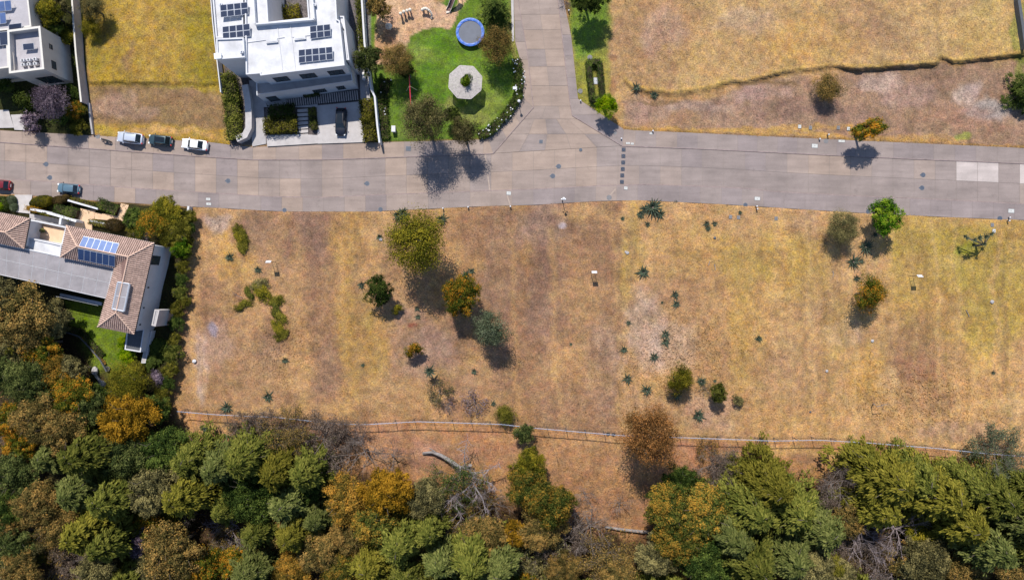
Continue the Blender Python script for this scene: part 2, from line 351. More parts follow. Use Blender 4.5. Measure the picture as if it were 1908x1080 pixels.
# green verge beside the side road
P_([(1052,-70),(1135,-70),(1142,60),(1126,110),(1140,180),(1150,200),(1125,214),(1075,182),(1062,60)], (142,146,52), 12, .95)
P_([(1056,-70),(1130,-70),(1135,40),(1110,95),(1072,110),(1066,60)], (112,140,40), 14, .9)
B_(1120,150,14,30,(176,150,74),.7); B_(1135,110,8,8,(140,100,72),.8); B_(1137,160,8,14,(166,110,76),.6); B_(1085,170,12,20,(170,160,66),.5)
# plot between the two modern houses
P_([(150,-70),(400,-70),(420,150),(435,275),(172,254),(165,160)], (178,144,54), 6, 1)
P_([(165,163),(300,160),(420,175),(428,240),(172,235)], (150,120,80), 12, .95)
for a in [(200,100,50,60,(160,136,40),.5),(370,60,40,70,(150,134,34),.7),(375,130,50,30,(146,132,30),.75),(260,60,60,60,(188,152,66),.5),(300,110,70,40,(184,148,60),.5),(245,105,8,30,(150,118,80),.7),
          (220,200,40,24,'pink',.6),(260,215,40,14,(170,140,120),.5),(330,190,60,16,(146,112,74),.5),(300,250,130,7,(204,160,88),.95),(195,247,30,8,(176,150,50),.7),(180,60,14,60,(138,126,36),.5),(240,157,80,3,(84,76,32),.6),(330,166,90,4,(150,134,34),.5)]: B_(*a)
# park
P_([(690,-70),(957,-70),(960,78),(970,111),(975,183),(909,258),(679,266)], (104,132,34), 3, 1, 0)
P_([(702,-70),(900,-70),(870,0),(853,20),(848,40),(838,55),(815,51),(790,56),(766,68),(757,92),(745,120),(700,120)], 'sand', 2, 1, 3)
P_([(740,0),(800,-30),(850,-10),(852,12),(835,20),(815,5),(790,-4)], (96,128,34), 2, 0)
P_([(785,-70),(870,-70),(850,14),(842,24),(832,12),(812,2)], (84,112,32), 2, 1, 2)
for a in [(725,85,20,30,(184,136,84),.7),(745,30,20,15,(214,172,128),.5),(810,5,10,6,(178,136,84),.7),(770,60,10,6,(180,140,86),.6),(800,110,40,20,(146,158,66),.6),(830,95,30,30,(92,132,14),.7),(800,160,30,40,(88,128,16),.6),
          (770,90,18,14,(126,146,60),.5),(900,170,30,30,(128,148,50),.6),(900,200,40,25,(134,146,58),.7),(870,215,50,14,(154,156,74),.6),(920,50,30,60,(112,124,40),.6),(960,80,8,60,(160,150,70),.8),(950,30,12,50,(140,130,70),.7),
          (760,180,30,24,(104,130,40),.5),(835,190,14,10,(170,160,90),.5),(735,250,30,14,(120,140,60),.5),(940,225,20,14,(128,148,52),.5)]: B_(*a)
# gardens of the two northern houses and the tiled house
P_([(-60,-70),(148,-70),(172,254),(-60,240)], (64,66,32), 3, 1, 0)
P_([(402,-70),(690,-70),(690,268),(430,270)], (120,112,108), 3, 1, 0)
P_([(-60,362),(130,372),(350,386),(352,420),(335,560),(322,690),(300,760),(200,700),(-60,620)], (60,56,28), 3, 1, 0)
P_([(120,560),(232,560),(260,690),(250,720),(200,716),(130,640)], (108,130,24), 4, 1, 2)
P_([(175,650),(215,690),(205,740),(180,720),(165,690)], (128,150,34), 4, 1, 2)
# verge outside the fence and the floor of the wood
P_([(335,764)]+FENCE[1:]+[(1980,1200),(335,1200)], (188,138,84), 8, 1, 6)
for a in [(520,800,160,22,(150,116,92),.6),(720,815,110,30,(180,132,94),.7),(800,850,90,30,(178,132,100),.7),(1060,860,110,50,(180,134,86),.8),(1120,940,110,50,(172,126,84),.7),(1330,850,120,30,(176,122,84),.6),
          (400,800,60,18,(190,148,92),.8),(900,830,60,40,(168,118,80),.5),(1500,845,160,14,(200,158,92),.8),(1750,860,120,14,(196,152,88),.8),(1100,980,60,14,(190,148,112),.5),(1500,860,30,12,(160,116,86),.7),(1090,820,160,8,(196,150,92),.5)]: B_(*a)
P_([(-60,560),(110,560),(180,690),(250,740),(300,770),(335,800),(420,850),(600,880),(700,900),(900,930),(1080,980),(1180,1010),(1260,960),(1400,880),(1600,900),(1980,900),(1980,1200),(-60,1200)], 'floor', 30, .95, 30)
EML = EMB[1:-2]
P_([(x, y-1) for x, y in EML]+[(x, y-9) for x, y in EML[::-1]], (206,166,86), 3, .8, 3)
P_([(x, y+7) for x, y in EML]+[(x, y+1) for x, y in EML[::-1]], (120,92,50), 3, .55, 3)  # shade below the bank, painted into the ground colour along its foot
def ground_colour(x, y):
    base = np.array(lin((180,138,86)))
    col = np.tile(base, (x.size, 1)).astype(float)
    wx = (vnoise(x+300, y+300, 46, 11)-.5)*2; wy = (vnoise(x+700, y+200, 46, 12)-.5)*2
    br = vnoise(x+111, y+333, 30, 13, 5); brf = vnoise(x+111, y+333, 9, 14, 4)
    for kind, g, c, soft, a, wob in OPS:
        X = x + wx*wob; Y = y + wy*wob
        if kind == 'p':
            m = ss((psd(X, Y, g)+soft/2)/soft) if soft else (psd(X, Y, g) > 0).astype(float)
        elif kind == 's':
            m = ss(1-abs(X-g[0]-(Y-600)*.04)/g[1]) * ss((y-405)/30) * ss((fence_y(x)-y)/20)
        else:
            cx, cy, rx, ry, rot = g
            d = np.sqrt(((X-cx)/(rx*1.25))**2+((Y-cy)/(ry*1.25))**2)
            m = ss((1.02-d)*1.9 + (br-.5)*2.2*(d < 1.3)*np.clip(1.4-d, 0, 1))
        m = (m*a)[:, None]
        col = col*(1-m) + np.array(lin(c))*m
    # patchy wear of the turf
    rd = -psd(x, y, ROADPOLY)
    k = 1 + (br-.5)*.55 + (brf-.5)*.75
    br2 = vnoise(x+911, y+133, 70, 33, 4)
    warm = (br2-.5)*.34
    col = col*k[:, None]
    col[:, 0] *= 1.0+warm*.25; col[:, 1] *= .995; col[:, 2] *= 1.08-warm*.8
    return col*ALB
ALB = .66
fx = np.arange(-70, 1985, 3.6); fy = np.arange(-80, 1160, 3.6)
xs = np.concatenate([[-6000,-3000,-1500,-700,-350,-180,-110], fx, [2020,2090,2250,2600,3300,5000,8000]])
ys = np.concatenate([[-6000,-3000,-1500,-700,-350,-180,-120], fy, [1190,1250,1400,1700,2300,4000,7000]])
gx, gy = np.meshgrid(xs, ys); X = gx.ravel(); Y = gy.ravel()
Zg = height(X, Y)
far = np.clip(np.maximum(abs(X-954)/1100, abs(Y-540)/700)-1, 0, 8); Zg = np.where(Y > 1160, -3.2-far*1.5, Zg)
k = (H-Zg)/F
V = np.stack([(X-954)*k, (540-Y)*k, Zg], 1)
nx, ny = len(xs), len(ys)
i = np.arange(ny-1)[:, None]*nx+np.arange(nx-1)[None, :]
FQ = np.stack([i, i+nx, i+nx+1, i+1], -1).reshape(-1, 4)
def np_mesh(name, V, FQ, mat_, parent=None, loc=None, rnd=None, smooth=False):
    me = bpy.data.meshes.new(name); n = FQ.shape[1]
    me.vertices.add(len(V)); me.vertices.foreach_set('co', np.ascontiguousarray(V, dtype=np.float32).ravel())
    me.loops.add(FQ.size); me.loops.foreach_set('vertex_index', np.ascontiguousarray(FQ, dtype=np.int32).ravel())
    me.polygons.add(len(FQ)); me.polygons.foreach_set('loop_start', np.arange(0, FQ.size, n, dtype=np.int32))
    me.polygons.foreach_set('loop_total', np.full(len(FQ), n, dtype=np.int32))
    if smooth: me.polygons.foreach_set('use_smooth', np.ones(len(FQ), bool))
    if rnd is not None:
        dom = 'FACE' if len(rnd) == len(FQ) else 'POINT'
        at = me.attributes.new('rnd', 'FLOAT_COLOR', dom)
        c = np.ones((len(rnd), 4), np.float32); c[:, :rnd.shape[1]] = rnd; at.data.foreach_set('color', c.ravel())
    me.update(calc_edges=True); me.validate()
    if mat_: me.materials.append(mat_)
    o = bpy.data.objects.new(name, me); COL.objects.link(o)
    if parent is not None: o.parent = parent
    if loc is not None: o.location = loc
    ORG[o] = Vector(loc) if loc is not None else Vector((0,0,0))
    return o
gm, n_, b_ = newmat('dry ground')
geo = n_.nodes.new('ShaderNodeNewGeometry'); at = n_.nodes.new('ShaderNodeAttribute'); at.attribute_name = 'rnd'
t1 = noise(n_, 1.3, 6, .75, geo.outputs['Position']); t2 = noise(n_, 4.2, 5, .8, geo.outputs['Position'])
c = mul(n_, at.outputs['Color'], rng(n_, t1.outputs[0], .72, 1.3)); c = mul(n_, c, rng(n_, t2.outputs[0], .38, 1.62, .3, .7))
t3 = noise(n_, .45, 5, .7, geo.outputs['Position'])
hs = n_.nodes.new('ShaderNodeHueSaturation'); n_.links.new(c, hs.inputs['Color'])
n_.links.new(rng(n_, t3.outputs[0], .485, .512), hs.inputs['Hue']); n_.links.new(rng(n_, t1.outputs[0], .82, 1.06), hs.inputs['Saturation'])
n_.links.new(hs.outputs[0], b_.inputs['Base Color']); b_.inputs['Roughness'].default_value = .95; b_.inputs['Specular IOR Level'].default_value = .1
bp = n_.nodes.new('ShaderNodeBump'); bp.inputs['Strength'].default_value = .9; bp.inputs['Distance'].default_value = .16
t4 = noise(n_, 3.4, 5, .75, geo.outputs['Position']); n_.links.new(t4.outputs[0], bp.inputs['Height']); n_.links.new(bp.outputs[0], b_.inputs['Normal'])
GC = ground_colour(X, Y)
ground = np_mesh('ground', V, FQ, gm, rnd=GC, smooth=True); tag(ground, kind='structure')

# ------------------------------------------------------------------ roads, pavements, kerbs
M['slab'] = mat('worn concrete slabs', (1,1,1), .85, var=.15, scale=.22, attr='rnd', fine=.09)
def wear(m):
    n = m.node_tree; b = [x for x in n.nodes if x.type == 'BSDF_PRINCIPLED'][0]; src = b.inputs['Base Color'].links[0].from_socket
    geo = [x for x in n.nodes if x.type == 'NEW_GEOMETRY'][0]; mp = n.nodes.new('ShaderNodeMapping'); mp.inputs['Scale'].default_value = (.12, .9, 1); n.links.new(geo.outputs['Position'], mp.inputs[0])
    t = noise(n, 1.0, 5, .65, mp.outputs[0]); c = mul(n, src, rng(n, t.outputs[0], .86, 1.12))
    t2 = noise(n, .55, 8, .8, geo.outputs['Position']); c = mul(n, c, rng(n, t2.outputs[0], .80, 1.02, .30, .44)); n.links.new(c, b.inputs['Base Color'])
wear(M['slab'])
M['joint'] = mat('joint dirt', (.22,.185,.165), .9, var=.1)
M['kerb'] = mat('reddish kerb', (.25,.19,.18), .85, var=.25, scale=1.2)
GREY = lin((163,148,142), ALB); PINK = lin((178,157,143), ALB); MIDC = lin((171,153,143), ALB); DRK = lin((158,144,141), ALB); PALE = lin((206,192,186), ALB); BLU = lin((140,128,134), ALB)
class Slabs:
    def __init__(s): s.v = []; s.f = []; s.c = []
    def quad(s, q, z, col, gap=.035):
        c = [sum(p[i] for p in q)/4 for i in (0, 1)]
        P = []
        for p in q:
            w = W(p[0], p[1], z); P.append(w)
        cen = sum(P, Vector())/4
        P = [p + (cen-p).normalized()*gap for p in P]
        n = len(s.v); s.v += [tuple(p) for p in P]; s.f.append((n, n+1, n+2, n+3)); s.c.append(col)
    def build(s, name):
        V = np.array(s.v); Fq = np.array(s.f)
        a = V[Fq]; nz = np.cross(a[:,1]-a[:,0], a[:,2]-a[:,0])[:,2]; Fq[nz < 0] = Fq[nz < 0][:, ::-1]
        o = np_mesh(name, V, Fq, M['slab'], rnd=np.array(s.c)); return tag(o, kind='structure')
def interp(line, x): return float(np.interp(x, [p[0] for p in line], [p[1] for p in line]))
def sheet(name, left, right, z, m, zc=None):
    "a paved sheet between two polylines with the same number of points"
    mb = MB(); vs = [W(p[0], p[1], z) for p in left] + [W(p[0], p[1], z) for p in right]; n = len(left)
    fs = []
    for i in range(n-1):
        q = (i, i+1, n+i+1, n+i); a, b, c = (vs[j] for j in q[:3])
        fs.append(q if (b-a).cross(c-a).z > 0 else q[::-1])
    mb.add(vs, fs); return tag(mb.build(name, m), kind='structure')
ZR, ZP = -.10, -.02
xsr = sorted(set([p[0] for p in NN]+[p[0] for p in SS]))
sheet('road_base', [(x, interp(NN, x)) for x in xsr], [(x, interp(SS, x)) for x in xsr], ZR-.03, M['joint'])
sl = Slabs(); r5 = random.Random(11)
def tone(r, w=(5, 3, 3, 1)): 
    c = r.choices([GREY, MIDC, PINK, DRK], w)[0]; k = r.uniform(.97, 1.03); return tuple(v*k for v in c)
x = -70.0; j = 0
while x < 1970:
    x2 = x+39.4
    for r_ in range(2):
        f0, f1 = r_/2, (r_+1)/2
        q = []
        for xx, ff in ((x, f0), (x2, f0), (x2, f1), (x, f1)):
            a, b = interp(NN, xx), interp(SS, xx); q.append((xx, a+(b-a)*ff))
        xm = (x+x2)/2
        w = (5,4,2,1) if xm < 450 else (3,6,2,0) if xm < 900 else (1,3,6,0) if xm < 1160 else (7,3,0,2)
        c = tone(r5, w)
        if r_ == 0 and (1779 < xm < 1862 or xm > 1896): c = PALE
        if r_ == 0 and 1520 < xm < 1600: c = PINK
        if r_ == 0 and 20 < xm < 95: c = PINK
        if 1300 < xm < 1880 and c is not PALE and r_ == 1 : c = tuple(v*.97 for v in GREY)
        sl.quad(q, ZR, c)
    x = x2; j += 1
# side road with its mouth
LS = [(-60,963),(0,965),(78,979),(161,989),(200,994),(241,958),(286,919)]; RS = [(-60,1035),(0,1040),(104,1051),(184,1061),(215,1066),(235,1100),(272,1160),(286,1160)]
sheet('side_road_base', [(interp(LS, y), y) for y in (-60,0,78,161,200,241,285)], [(interp(RS, y), y) for y in (-60,0,78,161,200,241,272)], ZR-.031, M['joint'])
yr = [-60,-20,27,56,92,124,160,198,222,250,286]
for a, b in zip(yr, yr[1:]):
    nc = 2 if b <= 198 else (3 if b < 230 else 5)
    for c_ in range(nc):
        q = []
        for yy, ff in ((a, c_/nc), (a, (c_+1)/nc), (b, (c_+1)/nc), (b, c_/nc)):
            l, r = interp(LS, yy), interp(RS, yy); xx = l+(r-l)*ff
            if yy == 286: yy = interp(NN, xx)-.2
            elif b == 286 or yy == 250:
                pass
            q.append((xx, yy))
        col = tone(r5, (2,3,6,0)) if a != 160 else PINK
        sl.quad(q, ZR, col)
sl.build('road')
pv = Slabs()
def ladder(o, i_, seg, w, cols=None):
    for (a, b), (c, d) in zip(zip(o, o[1:]), zip(i_, i_[1:])):
        Ld = math.hypot(b[0]-a[0], b[1]-a[1]); n = max(1, round(Ld/seg))
        for k in range(n):
            f0, f1 = k/n, (k+1)/n; L_ = lambda p, q, f: (p[0]+(q[0]-p[0])*f, p[1]+(q[1]-p[1])*f)
            q = (L_(a,b,f0), L_(a,b,f1), L_(c,d,f1), L_(c,d,f0)); pv.quad(q, ZP, tone(r5, w), .02)
ladder(NWo, NWi, 39, (3,3,4,1)); ladder(NEo, NEi, 39, (8,1,0,5))
SOa = [(x, interp(SO, x)) for x in (-60,200,400,700,900,1180,1500,1980)]; 
xx = -60
while xx < 1975:
    x2 = xx+39
    pv.quad(((xx, interp(SS,xx)+.5), (x2, interp(SS,x2)+.5), (x2, interp(SO,x2)), (xx, interp(SO,xx))), ZP, tone(r5, (5,3,1,2) if xx < 1130 else (4,0,0,7)), .02); xx = x2
pv.build('pavement')
pb = sheet('pavement_base', NWo, NWi, ZP-.03, M['joint']); sheet('pavement_base', NEo, NEi, ZP-.03, M['joint'])
sheet('pavement_base', [(x, interp(SS,x)) for x in xsr], [(x, interp(SO,x)) for x in xsr], ZP-.03, M['joint'])
def ribbon(name, line, w, z0, z1, m, off=0.0, mb=None):
    own = mb is None; mb = mb or MB()
    P = [W(p[0], p[1], 0) for p in line]; Lp = []; Rp = []
    for i, p in enumerate(P):
        t = (P[min(i+1, len(P)-1)]-P[max(i-1, 0)]).normalized(); nrm = Vector((-t.y, t.x, 0))
        Lp.append(p+nrm*(off+w/2)); Rp.append(p+nrm*(off-w/2))
    n = len(P); vs = [(p.x, p.y, z1) for p in Lp]+[(p.x, p.y, z1) for p in Rp]+[(p.x, p.y, z0) for p in Lp]+[(p.x, p.y, z0) for p in Rp]; fs = []
    for i in range(n-1):
        fs += [(n+i, n+i+1, i+1, i), (i, i+1, 2*n+i+1, 2*n+i), (n+i+1, n+i, 3*n+i, 3*n+i+1)]
    fs += [(0, 2*n, 3*n, n), (n-1, 2*n-1, 4*n-1, 3*n-1)]
    mb.add(vs, fs)
    return mb.build(name, m) if own else mb
for ln in (SS, NWi, NEi):
    tag(ribbon('kerb', ln, .14, ZR-.02, ZP+.006, M['kerb']), kind='structure')
# straight repair trench lines in pale mortar
mb = MB()
for a, b in (((904,287),(916,383)),((945,364),(951,383)),((1147,352),(1133,368))):
    ribbon('', [a, b], .22, ZR+.001, (ZP if a[0] != 904 else ZR)+.008, None, mb=mb)
tag(mb.build('road_repair', mat('mortar strip', lin((192,172,158), ALB), .9)), kind='structure')
# ------------------------------------------------------------------ vegetation prototypes (mesh data shared by the copies)
def unit(v): return v/np.maximum(np.linalg.norm(v, axis=-1, keepdims=True), 1e-6)
def cards(P, N, T, Ln, Wd, fold=0.0):
    B = unit(np.cross(N, T)); T = unit(np.cross(B, N))
    Ln = np.broadcast_to(Ln, (len(P),))[:, None]; Wd = np.broadcast_to(Wd, (len(P),))[:, None]
    V = np.stack([P-T*Ln/2, P+B*Wd/2, P+T*Ln/2, P-B*Wd/2], 1)
    V[:, 1] += N*Wd*fold; V[:, 3] += N*Wd*fold*.5
    return V.reshape(-1, 3), np.arange(len(P)*4).reshape(-1, 4)
def as_mesh(name, V, FQ, rnd):
    o = np_mesh(name, V, FQ, None, rnd=rnd); me = o.data; bpy.data.objects.remove(o); me.materials.append(L['green']); return me
def sphere(n, r, zmin=-1.0):
    d = unit(r.normal(size=(n*3, 3))); d = d[d[:, 2] > zmin][:n]; return d
def limbs(ends, r0, zfork, name='trunk', mb=None, sub=2, rs=None):
    mb = mb or MB(); rs = rs or random.Random(2)
    mb.tube([(0,0,-.5),(rs.uniform(-.1,.1),rs.uniform(-.1,.1),zfork*.5),(0,0,zfork)], [r0*1.25, r0, r0*.85], 7)
    for e in ends:
        e = Vector(e); m = Vector((e.x*.45, e.y*.45, zfork+(e.z-zfork)*.55))+Vector((rs.uniform(-.2,.2), rs.uniform(-.2,.2), 0))
        mb.tube([(0,0,zfork*.9), m, e], [r0*.6, r0*.4, r0*.12], 5)
        for _ in range(sub):
            d = Vector((rs.uniform(-1,1), rs.uniform(-1,1), rs.uniform(.1,.8)))*e.length*.22
            mb.tube([m.lerp(e, rs.uniform(.2,.6)), m.lerp(e, .7)+d], [r0*.2, r0*.05], 4)
    return mb
def raw_mesh(mb, name):
    me = bpy.data.meshes.new(name); me.from_pydata(mb.v, [], mb.f); me.update(); me.materials.append(M['bark']); return me
def broadleaf(R, zc, hz, n, leaf, k, seed, rc=(.24,.40), rough=.25, fill=.15, lw=.55, spr=1.0):
    r = np.random.default_rng(seed); d = sphere(k, r, -.35)
    cen = d*np.array([R, R, hz])*(r.uniform(.35, .78, (len(d), 1)))
    cen[:, :2] *= r.uniform(.85, 1.1, (len(d), 1))
    rad = R*r.uniform(rc[0], rc[1], len(d)); cg = r.random(len(d))
    w = rad**2; w /= w.sum(); Ps, Ns, rd = [], [], []
    for i in range(len(d)):
        m = int(n*w[i]); k2 = max(5, int(13*(rad[i]/(R*.3)))); sc = sphere(k2, r, -.45); k2 = len(sc)
        q2 = r.uniform(.45, 1.0, (k2, 1)); sr = rad[i]*r.uniform(.26, .5, k2)*spr; sg = np.clip(cg[i]+r.normal(size=k2)*.28, 0, 1)
        ii = r.integers(0, k2, m); dd = r.normal(size=(m, 3))*.5; dd[:, 2] *= .6
        P = cen[i]+(sc*q2*rad[i]*np.array([1, 1, .75]))[ii]+dd*sr[ii][:, None]; Ps.append(P)
        Ns.append(unit(sc[ii]*.7+unit(dd)*.7+r.normal(size=dd.shape)*.5+np.array([0,0,.35])))
        rd.append(np.stack([r.random(m), sg[ii]], 1))
    P = np.concatenate(Ps); N = np.concatenate(Ns); rd = np.concatenate(rd)
    P[:, 2] += zc
    ok = P[:, 2] > .1; P, N, rd = P[ok], N[ok], rd[ok]
    T = r.normal(size=P.shape)+np.array([0,0,-.3]); s = r.uniform(.7, 1.3, len(P))
    V, Fq = cards(P, N, T, leaf*s, leaf*lw*s, .15)
    tr = limbs([tuple(c+np.array([0,0,zc])) for c in cen[:min(12, len(cen))]], R*.05+.03, max(.3, zc-hz*.5), rs=random.Random(seed))
    return as_mesh('crown', V, Fq, rd), raw_mesh(tr, 'trunk')
def cypress(R, Ht, seed, nb=120, per=120, zbot=.12, spread=.30, L_=.55, droop=.35, Wc=.2):
    r = np.random.default_rng(seed); Ps, Ts, Ns, rd = [], [], [], []; mb = MB()
    mb.tube([(0,0,-.6),(0,0,Ht*.5),(0,0,Ht*.96)], [R*.07+.04, R*.045+.03, .03], 7)
    lob = r.uniform(0, 6.28, 5)
    for b in range(nb):
        f = (b+.5)/nb; z = Ht*(zbot+(1-zbot)*f**.85); an = b*2.39996+r.normal()*.25
        env = (1-((z/Ht)-zbot)/(1.02-zbot))**.62
        lob_ = 1+.16*math.sin(3*an+lob[0])+.12*math.sin(5*an+lob[1])
        ln = R*env*lob_*r.uniform(.5, 1.22)+.25; m = int(per*(.25+ln/R))
        dr = np.array([math.cos(an), math.sin(an), 0]); sd_ = np.array([-dr[1], dr[0], 0])
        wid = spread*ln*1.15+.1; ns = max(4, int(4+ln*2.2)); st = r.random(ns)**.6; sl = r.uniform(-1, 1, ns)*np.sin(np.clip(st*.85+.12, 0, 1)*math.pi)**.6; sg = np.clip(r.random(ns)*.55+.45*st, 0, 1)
        ii = r.integers(0, ns, m); u = r.normal(size=(m, 3))*np.array([.16, .16, .07])*(.8+ln*.16)
        t = st[ii]; lat = sl[ii]*wid; elong = np.abs(r.normal(size=m))*.22
        P = dr*(t*ln+elong)[:, None]+sd_*lat[:, None]+u; P[:, 2] += z+ln*(.26*t-droop*t*t)-np.abs(lat)*.3-elong*.45+r.uniform(-.3,.1)
        T = dr*1.0+sd_*(sl[ii]*.9)[:, None]+np.stack([r.normal(size=m)*.3, r.normal(size=m)*.3, -.3-.4*t], 1)
        N = np.tile([0,0,1.0], (m,1))+dr*.35+r.normal(size=(m,3))*.42
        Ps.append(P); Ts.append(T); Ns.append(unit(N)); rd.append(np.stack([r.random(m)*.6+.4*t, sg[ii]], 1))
        if b % 4 == 0: mb.tube([(0,0,z), dr*ln*.5+np.array([0,0,z+ln*.1]), dr*ln*.9+np.array([0,0,z-ln*.05])], [.07, .045, .02], 4)
    P, T, N, rd = map(np.concatenate, (Ps, Ts, Ns, rd)); s = r.uniform(.6, 1.25, len(P))
    V, Fq = cards(P, N, T, L_*s, Wc*s, .2)
    return as_mesh('crown', V, Fq, rd), raw_mesh(mb, 'trunk')
def bare(R, Ht, seed, n1=6, n2=5, n3=6, leaves=0, spread=1.0, thick=1.0, lean=0):
    rs = random.Random(seed); mb = MB(); tips = []
    def br(p, d, ln, rad, lev):
        q = Vector(p); pts = [q.copy()]; seg = 3 if lev < 3 else 2
        for k in range(seg):
            d = (d+Vector((rs.gauss(0,.17), rs.gauss(0,.17), rs.gauss(.05,.12)))).normalized(); q = q+d*ln/seg; pts.append(q.copy())
        mb.tube(pts, [rad*(1-.75*k/seg) for k in range(seg+1)], 5 if lev < 2 else 3, cap=False)
        if lev == 3: tips.extend(pts[1:]); return
        nn = (n1, n2, n3)[lev]
        for k in range(nn):
            f = rs.uniform(.3, 1.0) if lev else rs.uniform(.55, 1.0)
            i = min(int(f*seg), seg-1); p0 = pts[i].lerp(pts[i+1], f*seg-i)
            an = 2*math.pi*(k+rs.random()*.6)/nn
            out = Vector((math.cos(an), math.sin(an), rs.uniform(.15, .9))) if lev == 0 else (d+Vector((rs.gauss(0,.7), rs.gauss(0,.7), rs.gauss(.15,.45)))).normalized()
            br(p0, out.normalized(), R*(.85, .48, .3)[lev]*rs.uniform(.7, 1.15)*spread, (.055, .03, .017)[lev]*thick*(.6+R*.12), lev+1)
    br((0,0,-.3), Vector((lean, 0, 1)).normalized(), Ht*.45, (.05*R+.04)*thick**.5, 0)
    tw = raw_mesh(mb, 'branches')
    if leaves:
        r = np.random.default_rng(seed); tp = np.array([tuple(t) for t in tips]); P = tp[r.integers(0, len(tp), leaves)]+r.normal(size=(leaves,3))*.22
        V, Fq = cards(P, unit(r.normal(size=P.shape)+[0,0,.6]), r.normal(size=P.shape), .2, .1)
        return as_mesh('leaves', V, Fq, r.random((leaves, 2))), tw
    return None, tw
PR = {
 'bL': [broadleaf(5, 7.5, 3.6, 27000, .28, 52, s, rc=(.17,.32), spr=1.15) for s in (1, 2, 3)],
 'bM': [broadleaf(3.2, 4.8, 2.4, 13000, .22, 30, s, rc=(.2,.36)) for s in (4, 5, 6)],
 'bS': [broadleaf(1.6, 1.7, 1.3, 3000, .19, 16, s, rc=(.3,.5)) for s in (7, 8)],
 'fine': [broadleaf(4.9, 7.0, 3.7, 24000, .24, 60, 9, rc=(.26,.38), lw=.45, spr=1.5), broadleaf(3.2, 4.6, 2.4, 13000, .2, 40, 10, rc=(.26,.4), lw=.4, spr=1.4)],
 'wisp': [broadleaf(3.0, 3.6, 2.3, 11000, .2, 46, 12, rc=(.24,.38), lw=.38, spr=1.5), broadleaf(4.6, 5.6, 3.2, 19000, .23, 70, 13, rc=(.22,.34), lw=.38, spr=1.5)],
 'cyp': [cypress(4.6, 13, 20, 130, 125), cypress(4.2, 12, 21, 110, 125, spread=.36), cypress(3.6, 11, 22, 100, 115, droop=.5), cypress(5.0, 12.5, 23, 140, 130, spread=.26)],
 'bare': [bare(4.0, 8, 30, 7, 6, 7), bare(4.0, 7, 31, 8, 6, 6), bare(3.2, 6, 32, 7, 6, 6)],
 'bushb': [bare(1.6, 2.0, 33, 8, 6, 5, 500, 1.1, .8), bare(2.4, 3.4, 34, 8, 6, 6, 1500, 1.0, .9), bare(1.6, 2.2, 35, 9, 6, 5, 150, 1.0, .8)],
 'barel': [bare(4.0, 8, 36, 8, 7, 7, 5200), bare(3.6, 7, 37, 9, 7, 6, 6500)],
}
REFR = {'bL': 5, 'bM': 3.2, 'bS': 1.6, 'wisp': 3.0, 'bare': 4.0, 'bushb': 1.6, 'barel': 4.0}
RADS = {('fine',0):4.9, ('fine',1):3.2, ('wisp',1):4.6, ('cyp',0):4.4, ('cyp',1):4.1, ('cyp',2):3.5, ('cyp',3):4.8, ('bare',2):3.2, ('bushb',1):2.4, ('barel',1):3.6}
ZC = {'bL': 7.5, 'bM': 4.8, 'bS': 1.7, 'fine': 7.0, 'wisp': 3.6, 'cyp': 7.0, 'bare': 5.0, 'bushb': 1.3, 'barel': 5.0}
rt = random.Random(5)
BOOST = {'bL': 1.2, 'bM': 1.22, 'bS': 1.15, 'fine': 1.2, 'cyp': 1.17, 'wisp': 1.15}
def plant(name, px, py, rp, kind, leaf, label, cat='tree', group=None, var=None, hs=1.0, twig=None, sx=1.0, auto=True, rz=None):
    "rp: crown radius in photo pixels; px, py: where the middle of the crown shows"
    var = rt.randrange(len(PR[kind])) if var is None else var
    me, tr = PR[kind][var]; r0 = RADS.get((kind, var), REFR.get(kind, 3)); zc0 = ZC[kind]*(r0/REFR[kind] if kind in REFR and kind not in ('bL','bM','bS','bare','barel') else 1)
    if (kind, var) == ('fine', 1): zc0 = 4.6
    gzv = gz(px, py)
    s = rp/S*.94/r0
    for _ in range(2): s = rp*(H-gzv-zc0*s*hs)/F/r0*BOOST.get(kind, 1.12)
    base = W(px, py, gzv+zc0*s*hs); base.z = gzv-.05
    e = empty(name, base, cat=cat, group=group); e.rotation_euler = (0, 0, rt.uniform(0, 6.28) if rz is None else rz); e.scale = (s*sx, s/sx, s*hs)
    if me is not None:
        c = bpy.data.objects.new('crown' if kind not in ('bushb','barel') else 'leaves', me); COL.objects.link(c); c.parent = e
        c.material_slots[0].link = 'OBJECT'; c.material_slots[0].material = L[leaf]
    t = bpy.data.objects.new('trunk' if kind not in ('bushb','bare','barel') else 'branches', tr); COL.objects.link(t); t.parent = e
    if twig: t.material_slots[0].link = 'OBJECT'; t.material_slots[0].material = M[twig]
    if auto: later(e, label, px, py)
    else: e['label'] = label
    return e
# -- single trees and shrubs on the plots, each with its own label
T = lambda *a, **k: plant(*a, auto=False, **k)
T('olive_tree', 770, 452, 53, 'fine', 'olive', 'largest round olive-yellow tree on the dry plot, just below the street', var=0, hs=1.12)
T('broadleaf_tree', 860, 549, 35, 'bL', 'mix', 'round green tree flecked with orange between the big olive tree and the grey-green one', var=1)
T('pepper_tree', 915, 611, 35, 'wisp', 'sage', 'soft grey-green tree touching the lower right of the orange-flecked tree', var=0, hs=1.2)
T('broadleaf_tree', 703, 543, 26, 'bM', 'dark', 'dark green bushy tree left of the big olive tree shadow', var=0, hs=.85)
T('shrub', 741, 578, 10, 'bS', 'olive', 'small yellow-green shrub at the lower right of the dark bushy tree', cat='shrub')
T('shrub', 771, 655, 16, 'bS', 'mix', 'small green and orange shrub above the aloe with the long shadow', cat='shrub', var=0, hs=1.3)
T('dry_shrub', 818, 728, 24, 'bushb', 'olgrey', 'wispy olive twig shrub near the fence, left of the grey twig shrub', cat='shrub', var=1)
